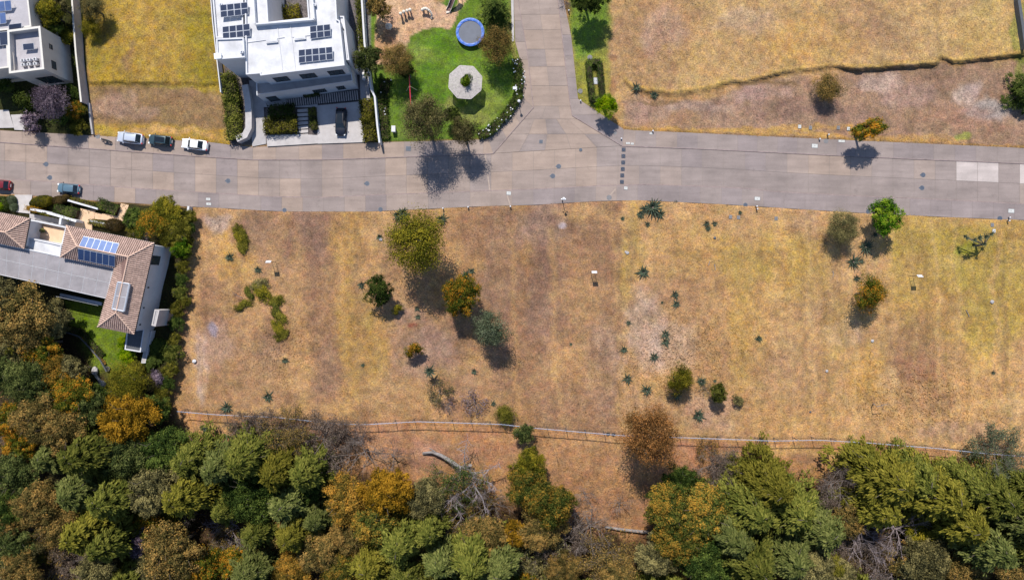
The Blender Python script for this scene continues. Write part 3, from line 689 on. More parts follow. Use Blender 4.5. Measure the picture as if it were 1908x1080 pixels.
T('dry_shrub', 836, 752, 15, 'bushb', 'purple', 'small mauve twig shrub just under the wispy olive one', cat='shrub', var=2, twig='twig_pink')
T('dry_shrub', 884, 748, 20, 'bushb', 'purple', 'grey-brown leafless shrub between the wispy olive shrub and the yellow-green one', cat='shrub', var=0, twig='twig_pink')
T('shrub', 941, 773, 20, 'wisp', 'cypy', 'yellow-green shrub just inside the fence near the plot corner', cat='shrub', var=0, hs=.8)
T('shrub', 975, 806, 19, 'bM', 'blue', 'green shrub standing on the fence line right of the yellow-green shrub', cat='shrub', var=1)
T('broadleaf_tree', 1211, 808, 56, 'wisp', 'rust', 'large rusty brown tree straddling the wire fence', var=1, hs=1.45)
T('shrub', 1265, 706, 28, 'wisp', 'olive', 'largest olive shrub above the rusty brown tree', cat='shrub', var=0)
T('shrub', 1337, 732, 18, 'bM', 'cyp', 'dark olive upright shrub right of the largest olive shrub', cat='shrub', var=2)
T('dry_shrub', 1318, 728, 14, 'bushb', 'olgrey', 'thin brown twig shrub against the left side of the dark olive upright shrub', cat='shrub', var=2)
T('shrub', 1375, 745, 10, 'bS', 'olgrey', 'small faded green shrub right of the dark olive upright shrub', cat='shrub')
T('dry_tree', 1570, 424, 33, 'wisp', 'olgrey', 'wispy grey-brown tree at the pavement edge, left of the bright green square tree', var=1, hs=.8)
T('broadleaf_tree', 1652, 402, 33, 'bM', 'bright', 'bright green clipped square tree at the pavement edge', var=2, hs=.8)
T('broadleaf_tree', 1618, 548, 34, 'wisp', 'mix', 'orange and green tree in the middle of the right-hand plot', var=0, hs=1.0)
T('broadleaf_tree', 1617, 240, 26, 'bM', 'mix', 'orange-tipped green tree on the far side of the street at the right', var=2, sx=1.25, rz=.25)
T('dry_tree', 1543, 163, 27, 'wisp', 'mixb', 'thinly leaved brown tree on the scraped bank north of the street', var=0, hs=.7)
T('broadleaf_tree', 1131, 199, 19, 'bM', 'lime', 'yellow-green tree at the street corner below the square hedge', var=0, hs=1.0)
T('broadleaf_tree', 1098, -8, 34, 'bL', 'dark', 'dark tree at the top edge on the green verge right of the side road', var=2)
T('dry_tree', 1055, -2, 12, 'bushb', 'purple', 'small leafless shrub on the verge at the top of the side road', var=2)
T('broadleaf_tree', 1918, 168, 26, 'cyp', 'dark', 'dark spiky tree cut by the right edge north of the street', var=0, hs=.6)
# park
T('broadleaf_tree', 686, 112, 27, 'bM', 'blue', 'dense blue-green tree over the wall between the white house and the park', var=1)
T('broadleaf_tree', 741, 112, 32, 'wisp', 'mixb', 'brownish soft tree beside the sandpit and the red swing frame', var=1)
T('broadleaf_tree', 793, 224, 46, 'wisp', 'olgrey', 'largest grey-olive tree at the bottom of the park, overhanging the pavement', var=1, hs=1.35)
T('broadleaf_tree', 842, 212, 16, 'bM', 'dark', 'small dark green tree between the two grey-olive trees of the park', var=2)
T('broadleaf_tree', 864, 243, 29, 'wisp', 'olgrey', 'grey-olive tree at the lower edge of the park, right of the largest one', var=0, hs=1.5)
T('broadleaf_tree', 926, 84, 35, 'wisp', 'mixb', 'brown-olive tree right of the round trampoline', var=1)
T('broadleaf_tree', 922, 14, 22, 'cyp', 'dark', 'dark green tree at the top edge of the park above the trampoline', var=2, hs=.7)
T('broadleaf_tree', 706, 10, 22, 'bM', 'mixb', 'brown tree at the top left edge of the sandpit', var=0)
T('broadleaf_tree', 755, 130, 14, 'bM', 'dark', 'dark low tree under the brownish soft tree of the park', var=0)
# house gardens
T('ornamental_tree', 93, 190, 30, 'fine', 'purple', 'round mauve-leaved tree in front of the grey roofed house at the top left', var=1)
T('ornamental_tree', 62, 229, 19, 'bS', 'purple', 'smaller mauve-grey shrub below the round mauve tree, beside the pavement', cat='shrub')
T('broadleaf_tree', 88, 22, 26, 'bM', 'olive', 'yellow-green tree between the top left house and the long wall', var=0)
T('broadleaf_tree', 107, 10, 22, 'bM', 'olgrey', 'brown-green tree near the top edge left of the long wall', var=2)
T('broadleaf_tree', 100, 52, 18, 'bM', 'green', 'green tree between the top left house and the long wall, below the yellow-green tree', var=1)
T('broadleaf_tree', 172, 14, 24, 'wisp', 'olgrey', 'olive tree at the top edge right of the long wall', var=0)
T('broadleaf_tree', 168, 50, 20, 'wisp', 'olive', 'low olive shrub along the right side of the long wall', cat='shrub', var=0, hs=.7)
T('shrub', 126, 68, 15, 'bM', 'olive', 'dull green shrub tight against the left side of the long wall', cat='shrub', var=1, hs=.7)
T('shrub', 10, 158, 16, 'bM', 'green', 'green shrub at the left edge below the grey roofed house', cat='shrub', var=1, hs=.6)
T('pampas_grass', 42, 192, 22, 'bS', 'dark', 'dark grass clump with pale plumes left of the round mauve tree', cat='shrub', hs=.9)
T('shrub', 133, 172, 16, 'bM', 'green', 'green shrub at the inner foot of the long wall, right of the mauve tree', cat='shrub', var=1, hs=.55)
T('shrub', 140, 205, 18, 'bM', 'mix', 'green and rusty shrub between the mauve tree and the wall end', cat='shrub', var=2, hs=.5)
T('shrub', 146, 236, 15, 'bM', 'cypy', 'yellow-green shrub at the pavement beside the wall end', cat='shrub', var=0, hs=.5)
T('shrub', 115, 215, 18, 'bS', 'green', 'low green shrub under the lower right of the mauve tree', cat='shrub', hs=.6)
T('broadleaf_tree', 303, 398, 33, 'bL', 'olive', 'yellow-green tree on the pavement side of the tiled house garden', var=0, hs=.5)
T('broadleaf_tree', 285, 418, 28, 'wisp', 'mix', 'orange-tinted tree in the middle of the tiled house front garden', var=0, hs=1.0)
T('broadleaf_tree', 325, 432, 28, 'bL', 'cypy', 'yellow-green leafy tree right of the orange-tinted garden tree', var=1, hs=.55)
T('broadleaf_tree', 248, 404, 20, 'bM', 'green', 'dark green shrub beside the terracotta path of the tiled house', cat='shrub', var=2, hs=.6)
T('broadleaf_tree', 336, 462, 18, 'bM', 'bright', 'glossy green tree beside the north-east corner of the tiled house', var=1, hs=.8)
T('shrub', 250, 432, 16, 'bM', 'cypy', 'yellow-green shrub below the dark green shrub beside the path', cat='shrub', var=0, hs=.5)
T('shrub', 262, 438, 13, 'bushb', 'purple', 'leafless mauve shrub near the tiled roof edge', cat='shrub', var=1, twig='twig_pink')
T('broadleaf_tree', 236, 712, 38, 'wisp', 'olive', 'soft yellow-green tree on the lawn below the tiled house', var=1, hs=.9)
T('ornamental_tree', 291, 704, 13, 'bS', 'purple', 'small mauve-flowered shrub right of the soft yellow-green tree', cat='shrub', hs=1.3)
T('shrub', 237, 660, 15, 'bM', 'lime', 'lime shrub against the dark flat roof, south of the tiled house', cat='shrub', var=0, hs=.5)
T('shrub', 231, 638, 12, 'bM', 'lime', 'lime shrub beside the lawn at the corner of the dark flat roof', cat='shrub', var=1, hs=.5)
T('shrub', 257, 683, 13, 'bM', 'cypy', 'low yellow shrub below the dark flat roof', cat='shrub', var=2, hs=.4)
T('palm_shrub', 290, 650, 17, 'cyp', 'dark', 'dark palm-like plant right of the dark flat roof', cat='shrub', var=2, hs=.3)
T('palm_shrub', 280, 672, 15, 'cyp', 'dark', 'second dark palm-like plant, below the other beside the dark flat roof', cat='shrub', var=0, hs=.3)
# hedge plants along the boundary of the tiled house
for i, (x, y, r_) in enumerate([(353,402,15),(350,425,14),(347,448,14),(343,472,15),(340,496,14),(338,520,14),(343,558,13),(335,545,15),(332,575,15),(329,604,15),(326,632,14),(325,660,18),(318,690,17),(312,712,16),(303,735,16),(296,755,20),(310,762,14)]):
    plant('boundary_shrub', x, y, r_-1, 'bM', ('cypy','green','cypy','cyp')[i % 4], 'bushy %s boundary shrub' % ('yellow-green','green','yellow-green','olive green')[i % 4], cat='shrub', group='shrubs along the boundary', hs=.62)
for i, (x, y, r_, l_) in enumerate([(446,430,9,'cypy'),(449,441,11,'olive'),(452,454,11,'cypy'),(484,530,11,'olgrey'),(488,545,13,'olive'),(465,545,8,'cyp'),(453,570,10,'cypy'),(515,560,9,'cypy'),(517,573,10,'cyp'),(519,590,10,'cypy'),(517,607,10,'olive'),(524,624,9,'cypy')]):
    plant('weed_clump', x, y, r_+3, 'bS', l_, 'clump of %s weeds in the dry grass' % {'cypy':'yellow-green','olive':'olive','olgrey':'grey-green','cyp':'dark green'}[l_], cat='weeds', group='weed clumps on the plot', hs=.28, sx=.8)
# -- the wood
KN = {'cyp': 'cypress_tree', 'cypb': 'cypress_tree', 'cypy': 'cypress_tree'}
CN = {'cyp':'olive green','cypb':'bluish green','cypy':'yellowish green','green':'green','dark':'dark green','blue':'blue-green','orange':'orange','amber':'amber orange','mix':'green and orange','mixg':'orange-flecked green','mixb':'brownish','olive':'olive','olgrey':'grey-olive','purple':'mauve'}
FOREST = [
 (45,592,52,'bL','mixb'),(98,596,32,'bL','olgrey'),(10,560,38,'bL','olgrey'),(20,640,34,'bL','olgrey'),(75,640,34,'bL','mix'),(18,692,40,'bL','blue'),(60,718,38,'bL','blue'),(100,700,34,'bL','orange'),(135,690,26,'bM','olgrey'),(138,738,34,'bL','mix'),
 (118,722,30,'bL','mix'),(70,775,40,'bL','mixb'),(25,780,36,'bL','mix'),(120,800,38,'bL','mixb'),(165,760,32,'bL','blue'),(185,735,20,'bM','green'),(238,778,46,'bL','amber'),(288,765,26,'bM','green'),
 (100,850,34,'cyp','cypb'),(40,835,30,'bL','mix'),(28,880,38,'bL','blue'),(165,845,46,'cyp','cyp'),(235,850,42,'bL','blue'),(300,840,44,'bL','green'),(360,855,42,'cyp','cyp'),(410,870,38,'cyp','cypb'),
 (150,915,42,'cyp','cypb'),(215,925,44,'cyp','cyp'),(285,910,46,'bL','olgrey'),(350,920,42,'cyp','cypy'),(70,935,38,'bL','mixb'),(18,945,34,'bL','green'),(110,975,36,'bL','mixb'),(65,1000,34,'barel','mixb'),(20,1010,36,'bL','blue'),
 (160,990,44,'cyp','cypy'),(205,1010,38,'cyp','cyp'),(255,1005,28,'bL','purple'),(320,1025,50,'bL','mixb'),(275,1060,34,'bL','olgrey'),(375,1050,38,'bL','mix'),(345,950,28,'bare',None),(415,1000,34,'bare','pale'),(425,945,28,'cyp','cyp'),(205,948,22,'bM','orange'),
 (240,1075,34,'cyp','cyp'),(120,1055,36,'barel','mauve'),(40,1065,34,'bL','mixb'),(180,1070,34,'bL','olgrey'),
 (462,855,42,'cyp','cyp'),(515,880,40,'cyp','cypy'),(570,880,38,'cyp','cyp'),(470,925,46,'bL','green'),(535,935,44,'cyp','cypb'),(590,965,30,'cyp','cypb'),(485,985,38,'cyp','cyp'),(550,990,36,'cyp','cypy'),(590,1030,38,'bL','mixb'),(545,1060,32,'bL','orange'),(470,1060,38,'cyp','cypb'),(430,1050,30,'bL','mix'),(635,1065,34,'bL','mixg'),
 (650,930,42,'bL','orange'),(722,915,44,'bL','amber'),(650,1000,34,'bL','mixb'),(700,975,40,'bL','mixg'),(690,1050,42,'cyp','cypy'),(748,1005,46,'cyp','cyp'),(760,1065,38,'cyp','cyp'),(800,985,34,'cyp','cyp'),(790,925,36,'bL','olgrey'),(832,905,40,'barel','green'),
 (820,1045,38,'cyp','cypb'),(865,965,40,'barel','mixb'),(900,1005,40,'bL','mixb'),(880,1045,44,'cyp','cyp'),(930,1050,42,'cyp','cypb'),(915,945,34,'bare',None),(985,865,30,'bL','olive'),(985,905,38,'bL','mixg'),(1028,935,42,'bL','mixg'),(1010,985,40,'bL','mixb'),(965,990,26,'bM','amber'),
 (1000,1045,40,'barel','olgrey'),(1055,1010,36,'barel','mauve'),(1100,985,40,'bare',None),(1110,1045,42,'barel','mixb'),(1050,1060,32,'bL','mixb'),(1165,1040,38,'barel','mixb'),(1150,1070,32,'bL','mixb'),(1075,965,30,'bare',None),
 (1268,895,32,'bL','green'),(1245,945,44,'bL','mixg'),(1310,955,50,'bL','mixg'),(1265,1005,46,'bL','mixg'),(1222,1035,36,'bL','olgrey'),(1310,1045,48,'bL','green'),(1365,1000,46,'cyp','cypb'),(1330,885,34,'barel','mauve'),
 (1430,902,48,'cyp','cypy'),(1395,945,50,'cyp','cyp'),(1470,945,50,'cyp','cyp'),(1530,985,44,'cyp','cypb'),(1395,1040,52,'cyp','cyp'),(1460,1030,48,'cyp','cypb'),(1575,905,36,'bare',None),(1575,930,34,'barel','mauve'),
 (1645,890,52,'cyp','cypy'),(1614,858,24,'cyp','cyp'),(1702,893,46,'cyp','cyp'),(1640,945,42,'cyp','cypy'),(1745,920,50,'cyp','cypy'),(1690,990,40,'bare','pale'),(1615,1000,44,'bare','pale'),(1600,1045,40,'barel','mauve'),(1515,1060,36,'bL','olgrey'),(1655,1050,38,'bare','pale'),(1725,1040,44,'bL','olgrey'),
 (1785,970,48,'cyp','cypy'),(1845,925,48,'cyp','cyp'),(1895,965,48,'cyp','cypb'),(1835,1015,48,'cyp','cypb'),(1895,1050,40,'bL','mixb'),(1800,905,36,'cyp','cyp'),(1800,1060,38,'bL','mixb'),(1560,1075,32,'bL','olgrey'),(1900,1010,40,'cyp','cyp'),(1875,840,38,'barel','sage'),(1905,905,34,'cyp','cyp'),
 (500,812,34,'barel','mauve'),(548,815,38,'barel','mixb'),(590,822,40,'barel','mauve'),(622,812,32,'barel','mauve'),(672,852,42,'bare',None),(720,860,28,'bare',None),(455,800,24,'barel','mauve'),(1160,950,20,'bare',None),(1090,925,18,'bare',None),(1320,835,20,'bushb','orange')]
rf = random.Random(21); fill_ = []
while len(fill_) < 85:
    x, y = rf.uniform(-10, 1915), rf.uniform(600, 1085)
    if psd(np.array([x]), np.array([y]), [(-60,580),(90,600),(110,690),(190,735),(290,790),(420,870),(600,895),(760,920),(900,920),(1060,1010),(1190,1020),(1250,920),(1400,880),(1580,900),(1720,880),(1980,890),(1980,1100),(-60,1100)])[0] < 8: continue
    k = rf.choice(['bM','bM','barel','barel','barel','cyp','bushb'])
    fill_.append((x, y, rf.uniform(20, 31), k, {'bM': rf.choice(['mixb','olgrey','green','mix','mixb','olive']), 'barel': rf.choice(['mixb','mauve','olgrey','mauve']), 'cyp': rf.choice(['cyp','cypy','cypb']), 'bushb': 'mixb'}[k]))
FOREST = FOREST+fill_
WN = {None: ('leafless mauve-grey tree', 'bare_tree'), 'pale': ('leafless pale grey tree', 'bare_tree')}
for x, y, r_, kd, lf in FOREST:
    if kd in ('bare',): d, nm = WN[lf]
    elif kd == 'barel': d, nm = 'half-bare %s tree' % {'green':'greenish','mixb':'brown','mauve':'mauve-brown','olgrey':'grey-olive','sage':'sage green'}[lf], 'dry_tree'
    elif kd == 'bushb': d, nm = 'rusty twig shrub', 'dry_shrub'
    elif kd == 'cyp': d, nm = CN[lf]+' cypress', 'cypress_tree'
    else: d, nm = CN[lf]+' broadleaf tree', 'broadleaf_tree'
    pos = 'in the wood'
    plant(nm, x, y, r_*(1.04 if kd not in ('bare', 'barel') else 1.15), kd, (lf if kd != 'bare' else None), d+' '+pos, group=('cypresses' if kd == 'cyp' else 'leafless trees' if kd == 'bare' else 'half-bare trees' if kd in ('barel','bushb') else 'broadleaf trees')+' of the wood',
          twig={'pale': 'twig_pale', None: 'twig_pink'}.get(lf) if kd == 'bare' else ('twig_pink' if lf in ('purple','mauve') else None), hs=rt.uniform(.85, 1.15) if kd != 'barel' else .9)
for x in range(-60, 1990, 62):      # the wood goes on below the frame
    plant('cypress_tree', x+rt.uniform(-10,10), 1128+rt.uniform(-6,14), 40, 'cyp' if (x//62) % 3 else 'bL', rt.choice(['cyp','cypb','mixb','olgrey']), 'tree of the wood beyond the lower edge', group='trees beyond the lower edge', auto=False)
# undergrowth
def carpet(name, n, area, leaf, sz, h, label, cat, up=.3, zoff=0.0):
    r = np.random.default_rng(len(name)*7+n); x0, x1, y0, y1 = area[0]; P = []
    X = r.uniform(x0, x1, n); Y = r.uniform(y0, y1, n); ok = np.zeros(n, bool)
    for poly in area[1]: ok |= psd(X, Y, poly) > 0
    X, Y = X[ok], Y[ok]; cl = vnoise(X, Y, 22, 77, 3); ok = cl+r.normal(size=len(X))*.06 > area[2]; X, Y = X[ok], Y[ok]; cl = cl[ok]
    Z = height(X, Y); k = (H-Z)/F; hh = r.random(len(X))*h*(.3+cl); P = np.stack([(X-954)*k, (540-Y)*k, Z+hh+zoff], 1)
    V, Fq = cards(P, unit(r.normal(size=P.shape)*.5+[0,0,up]), r.normal(size=P.shape), sz*r.uniform(.6,1.3,len(P)), sz*.45)
    o = np_mesh(name, V, Fq, L[leaf], rnd=np.stack([r.random(len(P)), cl], 1)); return tag(o, label, cat, kind='stuff')
WOODP = [(-60,560),(105,560),(120,640),(200,715),(290,745),(330,790),(420,850),(600,890),(760,905),(900,900),(1080,960),(1190,990),(1260,900),(1400,890),(1600,850),(1980,870),(1980,1160),(-60,1160)]
carpet('undergrowth', 90000, ((-60,1980,550,1160), [WOODP], .40), 'mixb', .34, 1.6, 'mixed brown undergrowth on the floor of the wood', 'undergrowth')
carpet('undergrowth', 50000, ((-60,1980,550,1160), [WOODP], .52), 'dark', .34, 2.2, 'dark green undergrowth on the floor of the wood', 'undergrowth')
GARD = [[(0,135),(60,150),(125,165),(165,200),(170,248),(45,240),(30,180),(0,200)],[(62,0),(148,0),(150,150),(128,150),(128,90),(80,60)],[(232,385),(350,392),(345,470),(290,440),(235,425)],[(255,620),(335,480),(350,400),(355,400),(325,700),(300,760),(215,745),(280,690)],
        [(60,372),(130,373),(240,382),(235,385),(215,400),(60,395)],[(120,610),(160,615),(205,680),(190,700),(175,690),(150,660)],[(680,188),(705,268),(680,268)],[(700,130),(740,180),(720,240),(700,260)]]
carpet('ground_cover', 60000, ((0,760,0,770), GARD, .2), 'green', .22, .55, 'low green ground cover in the house gardens', 'ground cover', up=.8)
# ------------------------------------------------------------------ buildings
def inset(P, d):
    n = len(P); ar = sum(P[i].x*P[(i+1)%n].y-P[(i+1)%n].x*P[i].y for i in range(n)); sg = 1 if ar > 0 else -1; out = []
    for i in range(n):
        a, b, c = P[i-1], P[i], P[(i+1) % n]
        t1 = (b-a); t1.z = 0; t1.normalize(); t2 = (c-b); t2.z = 0; t2.normalize()
        n1 = Vector((-t1.y, t1.x, 0))*sg; n2 = Vector((-t2.y, t2.x, 0))*sg; m = n1+n2; k = max(.3, m.length_squared/2)
        out.append(b+m*(d/k))
    return out
def vol(parent, pts, zt, z0=0.0, wall='white', roof='white_roof', par=.35, pt=.22, cap=None, name='wall'):
    "flat-roofed volume: walls with a parapet, and its roof as a second part; pts show the parapet top in the photo"
    P = [W(x, y, zt+par) for x, y in pts]; I = inset(P, pt); n = len(P)
    mb = MB(); vs = [(p.x, p.y, z0) for p in P]+[(p.x, p.y, zt+par) for p in P]+[(p.x, p.y, zt+par) for p in I]+[(p.x, p.y, zt-.05) for p in I]
    fs = []
    for i in range(n):
        j = (i+1) % n; fs += [(i, j, n+j, n+i), (n+i, n+j, 2*n+j, 2*n+i), (2*n+i, 2*n+j, 3*n+j, 3*n+i)]
    ar = sum(P[i].x*P[(i+1)%n].y-P[(i+1)%n].x*P[i].y for i in range(n))
    if ar < 0: fs = [f[::-1] for f in fs]
    mb.add(vs, fs); w = mb.build(name, M[wall], parent)
    r = MB(); f = tuple(range(n)); r.add([(p.x, p.y, zt) for p in I], [f if ar > 0 else f[::-1]]); r.build('roof', M[roof], parent)
    if cap:
        c = MB(); O = inset(P, -.03); J = inset(P, pt+.02)
        c.add([(p.x, p.y, zt+par+.004) for p in O]+[(p.x, p.y, zt+par+.06) for p in O]+[(p.x, p.y, zt+par+.06) for p in J]+[(p.x, p.y, zt+par+.004) for p in J],
              [q for i in range(n) for j in [(i+1) % n] for q in ((i, j, n+j, n+i), (n+i, n+j, 2*n+j, 2*n+i), (2*n+i, 2*n+j, 3*n+j, 3*n+i))])
        c.build('coping', M[cap], parent)
    return P
def window(parent, A, B, f0, f1, z0, z1, bars=1, name='window', glass='glass', frame='dark'):
    "window on the wall that runs from A to B, outside on its right-hand side"
    A = Vector((A[0], A[1], 0)); B = Vector((B[0], B[1], 0)); d = B-A; t = d.normalized(); nr = Vector((t.y, -t.x, 0)); p0 = A+d*f0; p1 = A+d*f1; w = (p1-p0).length
    ang = math.atan2(t.y, t.x); c = (p0+p1)/2; fr = MB(); zm = (z0+z1)/2
    for zz in (z0, z1): fr.box(c+nr*.03+Vector((0,0,zz)), (w+.1, .1, .08), ang)
    for k in range(bars+2): fr.box(p0.lerp(p1, k/(bars+1))+nr*.03+Vector((0,0,zm)), (.07, .09, z1-z0-.08), ang)
    f = fr.build(name, M[frame], parent); g = MB().box(c+nr*.012+Vector((0,0,zm)), (w-.06, .05, z1-z0-.07), ang).build('pane', M[glass], f)
    return f
def quad_pts(c, u, v):
    a, b, d, e = c; return a.lerp(b, u).lerp(e.lerp(d, u), v)
def solar(label, corners, zs, nx, ny, cell, lift=.18, grp='solar panel arrays on the roofs', px=None, legs=True):
    "rack of panels; corners in photo order a-b-c-d, each with its own height"
    C = [W(x, y, z+lift) for (x, y), z in zip(corners, zs)]; cen = sum(C, Vector())/4
    e = empty('solar_panel_array', (cen.x, cen.y, min(zs)), label, 'solar panels', grp)
    nrm = (C[1]-C[0]).cross(C[3]-C[0]).normalized(); nrm = nrm if nrm.z > 0 else -nrm
    for i in range(nx):
        for j in range(ny):
            g = .012; q = [quad_pts(C, (i+g)/nx, (j+g)/ny), quad_pts(C, (i+1-g)/nx, (j+g)/ny), quad_pts(C, (i+1-g)/nx, (j+1-g)/ny), quad_pts(C, (i+g)/nx, (j+1-g)/ny)]
            m = MB(); m.add([p-nrm*.045 for p in q]+q, [(3,2,1,0),(4,5,6,7),(0,1,5,4),(1,2,6,5),(2,3,7,6),(3,0,4,7)]); f = m.build('panel', M['alu'], e)
            c_ = sum(q, Vector())/4; q2 = [p+(c_-p).normalized()*.075+nrm*.006 for p in q]; MB().add(q2, [(0,1,2,3)]).build('cells', M[cell], f)
    r = MB()
    for v in (.2, .8): r.tube([quad_pts(C, 0, v)-nrm*.08, quad_pts(C, 1, v)-nrm*.08], .03, 4)
    if legs:
        for u in np.linspace(.05, .95, nx+1): 
            for v in (.1, .9):
                p = quad_pts(C, u, v); r.tube([p-nrm*.05, Vector((p.x, p.y, min(zs)))], .025, 4)
    r.build('rack', M['alu'], e); return e
def tiles(parent, pts, name='roof'):
    "sloped plane of clay tiles with ribs down the slope; pts are 3-D"
    P = [Vector(p) for p in pts]; nr = (P[1]-P[0]).cross(P[-1]-P[0]).normalized()
    if nr.z < 0: P = P[::-1]; nr = -nr
    up = (Vector((0,0,1))-nr*nr.z).normalized(); al = up.cross(nr).normalized(); o = P[0]
    uv = [((p-o).dot(al), (p-o).dot(up)) for p in P]; b = MB(); b.add([tuple(p) for p in P], [tuple(range(len(P)))]); b.build(name, M['tile_b'], parent)
    m = MB(); s = min(a for a, _ in uv)+.12; se = max(a for a, _ in uv)
    while s < se:
        ts = []
        for i in range(len(uv)):
            (a0, b0), (a1, b1) = uv[i], uv[(i+1) % len(uv)]
            if (a0 > s) != (a1 > s): ts.append(b0+(b1-b0)*(s-a0)/(a1-a0))
        if len(ts) >= 2:
            t0, t1 = min(ts), max(ts); n = max(1, int((t1-t0)/.42))
            for k in range(n):      # overlapping cover tiles
                ta, tb = t0+(t1-t0)*k/n, t0+(t1-t0)*(k+1)/n; jx = random.uniform(-.012, .012)
                A = o+al*(s+jx)+up*ta; B = o+al*(s+jx)+up*(tb+.03); w = .105; h0, h1 = .13, .095
                m.add([A-al*w+nr*.02, A-al*w*.5+nr*h0, A+al*w*.5+nr*h0, A+al*w+nr*.02, B-al*w+nr*.01, B-al*w*.5+nr*h1, B+al*w*.5+nr*h1, B+al*w+nr*.01],
                      [(0,1,5,4),(1,2,6,5),(2,3,7,6),(0,3,2,1)])
        s += .335
    return m.build('roof_tiles', M['tile'], parent)
# --- white house
wh = empty('house', W(540, 90), 'large white flat-roofed house with solar panels at the top of the picture', 'house')
P1 = vol(wh, [(455,-60),(458,139),(484,137),(485,141),(642,122),(633,38),(628,36),(623,-60),(567,-60),(574,33),(500,41),(494,-60)], 8.6, 0, name='main_wall')
P2 = vol(wh, [(391,-60),(402,71),(453,69),(453,-60)], 8.2, 0, name='west_wall')
P3 = vol(wh, [(402.5,72),(454,70),(456,107),(404,111)], 9.3, 0, name='stair_wall', par=.25)
P4 = vol(wh, [(476,128),(652,108),(657,151),(478,178)], 4.0, 0, roof='conc', par=.45, pt=.15, name='terrace_wall')
P5 = vol(wh, [(626,30),(641,30),(651,112),(645,112),(640,60),(628,60)], 7.4, 0, par=.2, name='side_wall')
pr = MB()
for a, b in (((472,-20),(476,46)),((476,46),(586,37)),((586,37),(581,-20))):
    ribbon('', [a, b], .25, 8.6, 9.45, None, mb=pr)
pr2 = MB(); pr2.v = [( (v[0])*(H-9.2)/H, (v[1])*(H-9.2)/H, v[2]) for v in pr.v]; pr2.f = pr.f; pr2.build('courtyard_parapet', M['white'], wh)
se, sw = P1[4], P1[3]
for f0, f1 in ((.10,.27),(.42,.60),(.76,.94)): window(wh, (sw.x, sw.y), (se.x, se.y), f0, f1, 5.2, 7.2, 2)
ne = P1[5]
for f0, f1 in ((.12,.2),(.45,.53)): window(wh, (se.x, se.y), (ne.x, ne.y), f0, f1, 2.0, 3.6, 0); window(wh, (se.x, se.y), (ne.x, ne.y), f0+.04, f1+.06, 5.6, 7.2, 0)
a, b = P4[3], P4[2]
for f0, f1 in ((.55,.68),(.80,.88)): window(wh, (a.x, a.y), (b.x, b.y), f0, f1, 1.2, 2.8, 1)
window(wh, (a.x, a.y), (b.x, b.y), .06, .16, .1, 2.8, 0, name='door')
a, b = P1[9], P1[10]
tr = MB(); 
for q in (((478,176),(656,150)),): ribbon('', [(q[0][0], q[0][1]), (q[1][0], q[1][1])], .05, 4.5, 4.9, None, mb=tr)
tr.v = [(v[0]*(H-4.9)/H, v[1]*(H-4.9)/H, v[2]) for v in tr.v]; tr.build('terrace_rail', M['alu'], wh)
for x, y in ((507,77),(559,71)):
    c = W(x, y, 8.75); MB().box(c, (1.9, .65, .3), .1).box(c+Vector((0,0,.17)), (1.5, .35, .06), .1).build('skylight', M['white_roof'], wh)
sm = MB()
for a, b in (((516,42),(527,135)),((540,40),(551,132)),((458,80),(530,70)),((545,70),(612,62))):
    A, B = W(*a, 8.66), W(*b, 8.66); sm.tube([A, B], .06, 5)
sm.build('roof_pipe', M['white'], wh)
for x, y in ((451,98),(412,10),(586,10)):
    c = W(x, y, 9.7 if x == 451 else 8.9); k = MB(); k.box(c, (.5,.4,.5)); k.tube([c, c+Vector((0,.1,.5))], .08, 6); k.build('roof_vent', M['grey_metal'], wh)
MB().box(W(406, 105, 9.75), (1.1,.9,.35), .1).build('skylight', M['lamp_glass'], wh)
Z = 8.62
def rc(x, y, x2, y2, h, dx): return [(x, y), (x2, y-dx), (x2+1.4, y2-dx), (x+1.4, y2)]
solar('four by two grey solar array, upper left on the white house roof', [(409.5,9.5),(461,4),(463,27),(411,33)], (Z+.55,Z+.55,Z+.1,Z+.1), 4, 2, 'pv_dark')
solar('four by two grey solar array, just below the uppermost left one on the white house', [(414,50),(465,44),(467,68),(415,73)], (Z+.55,Z+.55,Z+.1,Z+.1), 4, 2, 'pv_dark')
solar('three by two grey solar array near the right side of the white house roof', [(577,49),(615,45),(617,68),(578,73)], (Z+.55,Z+.55,Z+.1,Z+.1), 3, 2, 'pv_dark')
solar('five by two grey solar array at the lower right of the white house roof', [(556,93),(619,87),(621,111),(556.5,118)], (Z+.55,Z+.55,Z+.1,Z+.1), 5, 2, 'pv_dark')
# --- grey-roofed house at the top left
gh = empty('house', W(40, 60), 'cream walled house with flat grey roofs at the top left corner', 'house')
Q1 = vol(gh, [(14,57),(75,49),(82.5,129),(17.5,137)], 6.3, 0, 'cream', 'grey_roof', par=1.1, pt=.3, cap='cream_cap', name='tower_wall')
Q2 = vol(gh, [(-60,-60),(50,-60),(53,0),(58.5,50),(14,56),(-60,63)], 6.6, 0, 'cream', 'grey_roof', par=.3, cap='cream_cap', name='north_wall')
Q3 = vol(gh, [(-60,64),(13,58),(17,126),(-60,136)], 6.0, 0, 'cream', 'grey_roof', par=.35, cap='cream_cap', name='west_wall')
window(gh, (Q1[3].x, Q1[3].y), (Q1[2].x, Q1[2].y), .35, .85, 1.2, 4.2, 2)
window(gh, (Q1[2].x, Q1[2].y), (Q1[1].x, Q1[1].y), .12, .30, 4.4, 5.4, 0)
window(gh, (Q1[2].x, Q1[2].y), (Q1[1].x, Q1[1].y), .58, .68, 4.9, 5.6, 0)
window(gh, (Q2[3].x, Q2[3].y), (Q2[2].x, Q2[2].y), .05, .3, 1.8, 3.6, 0)
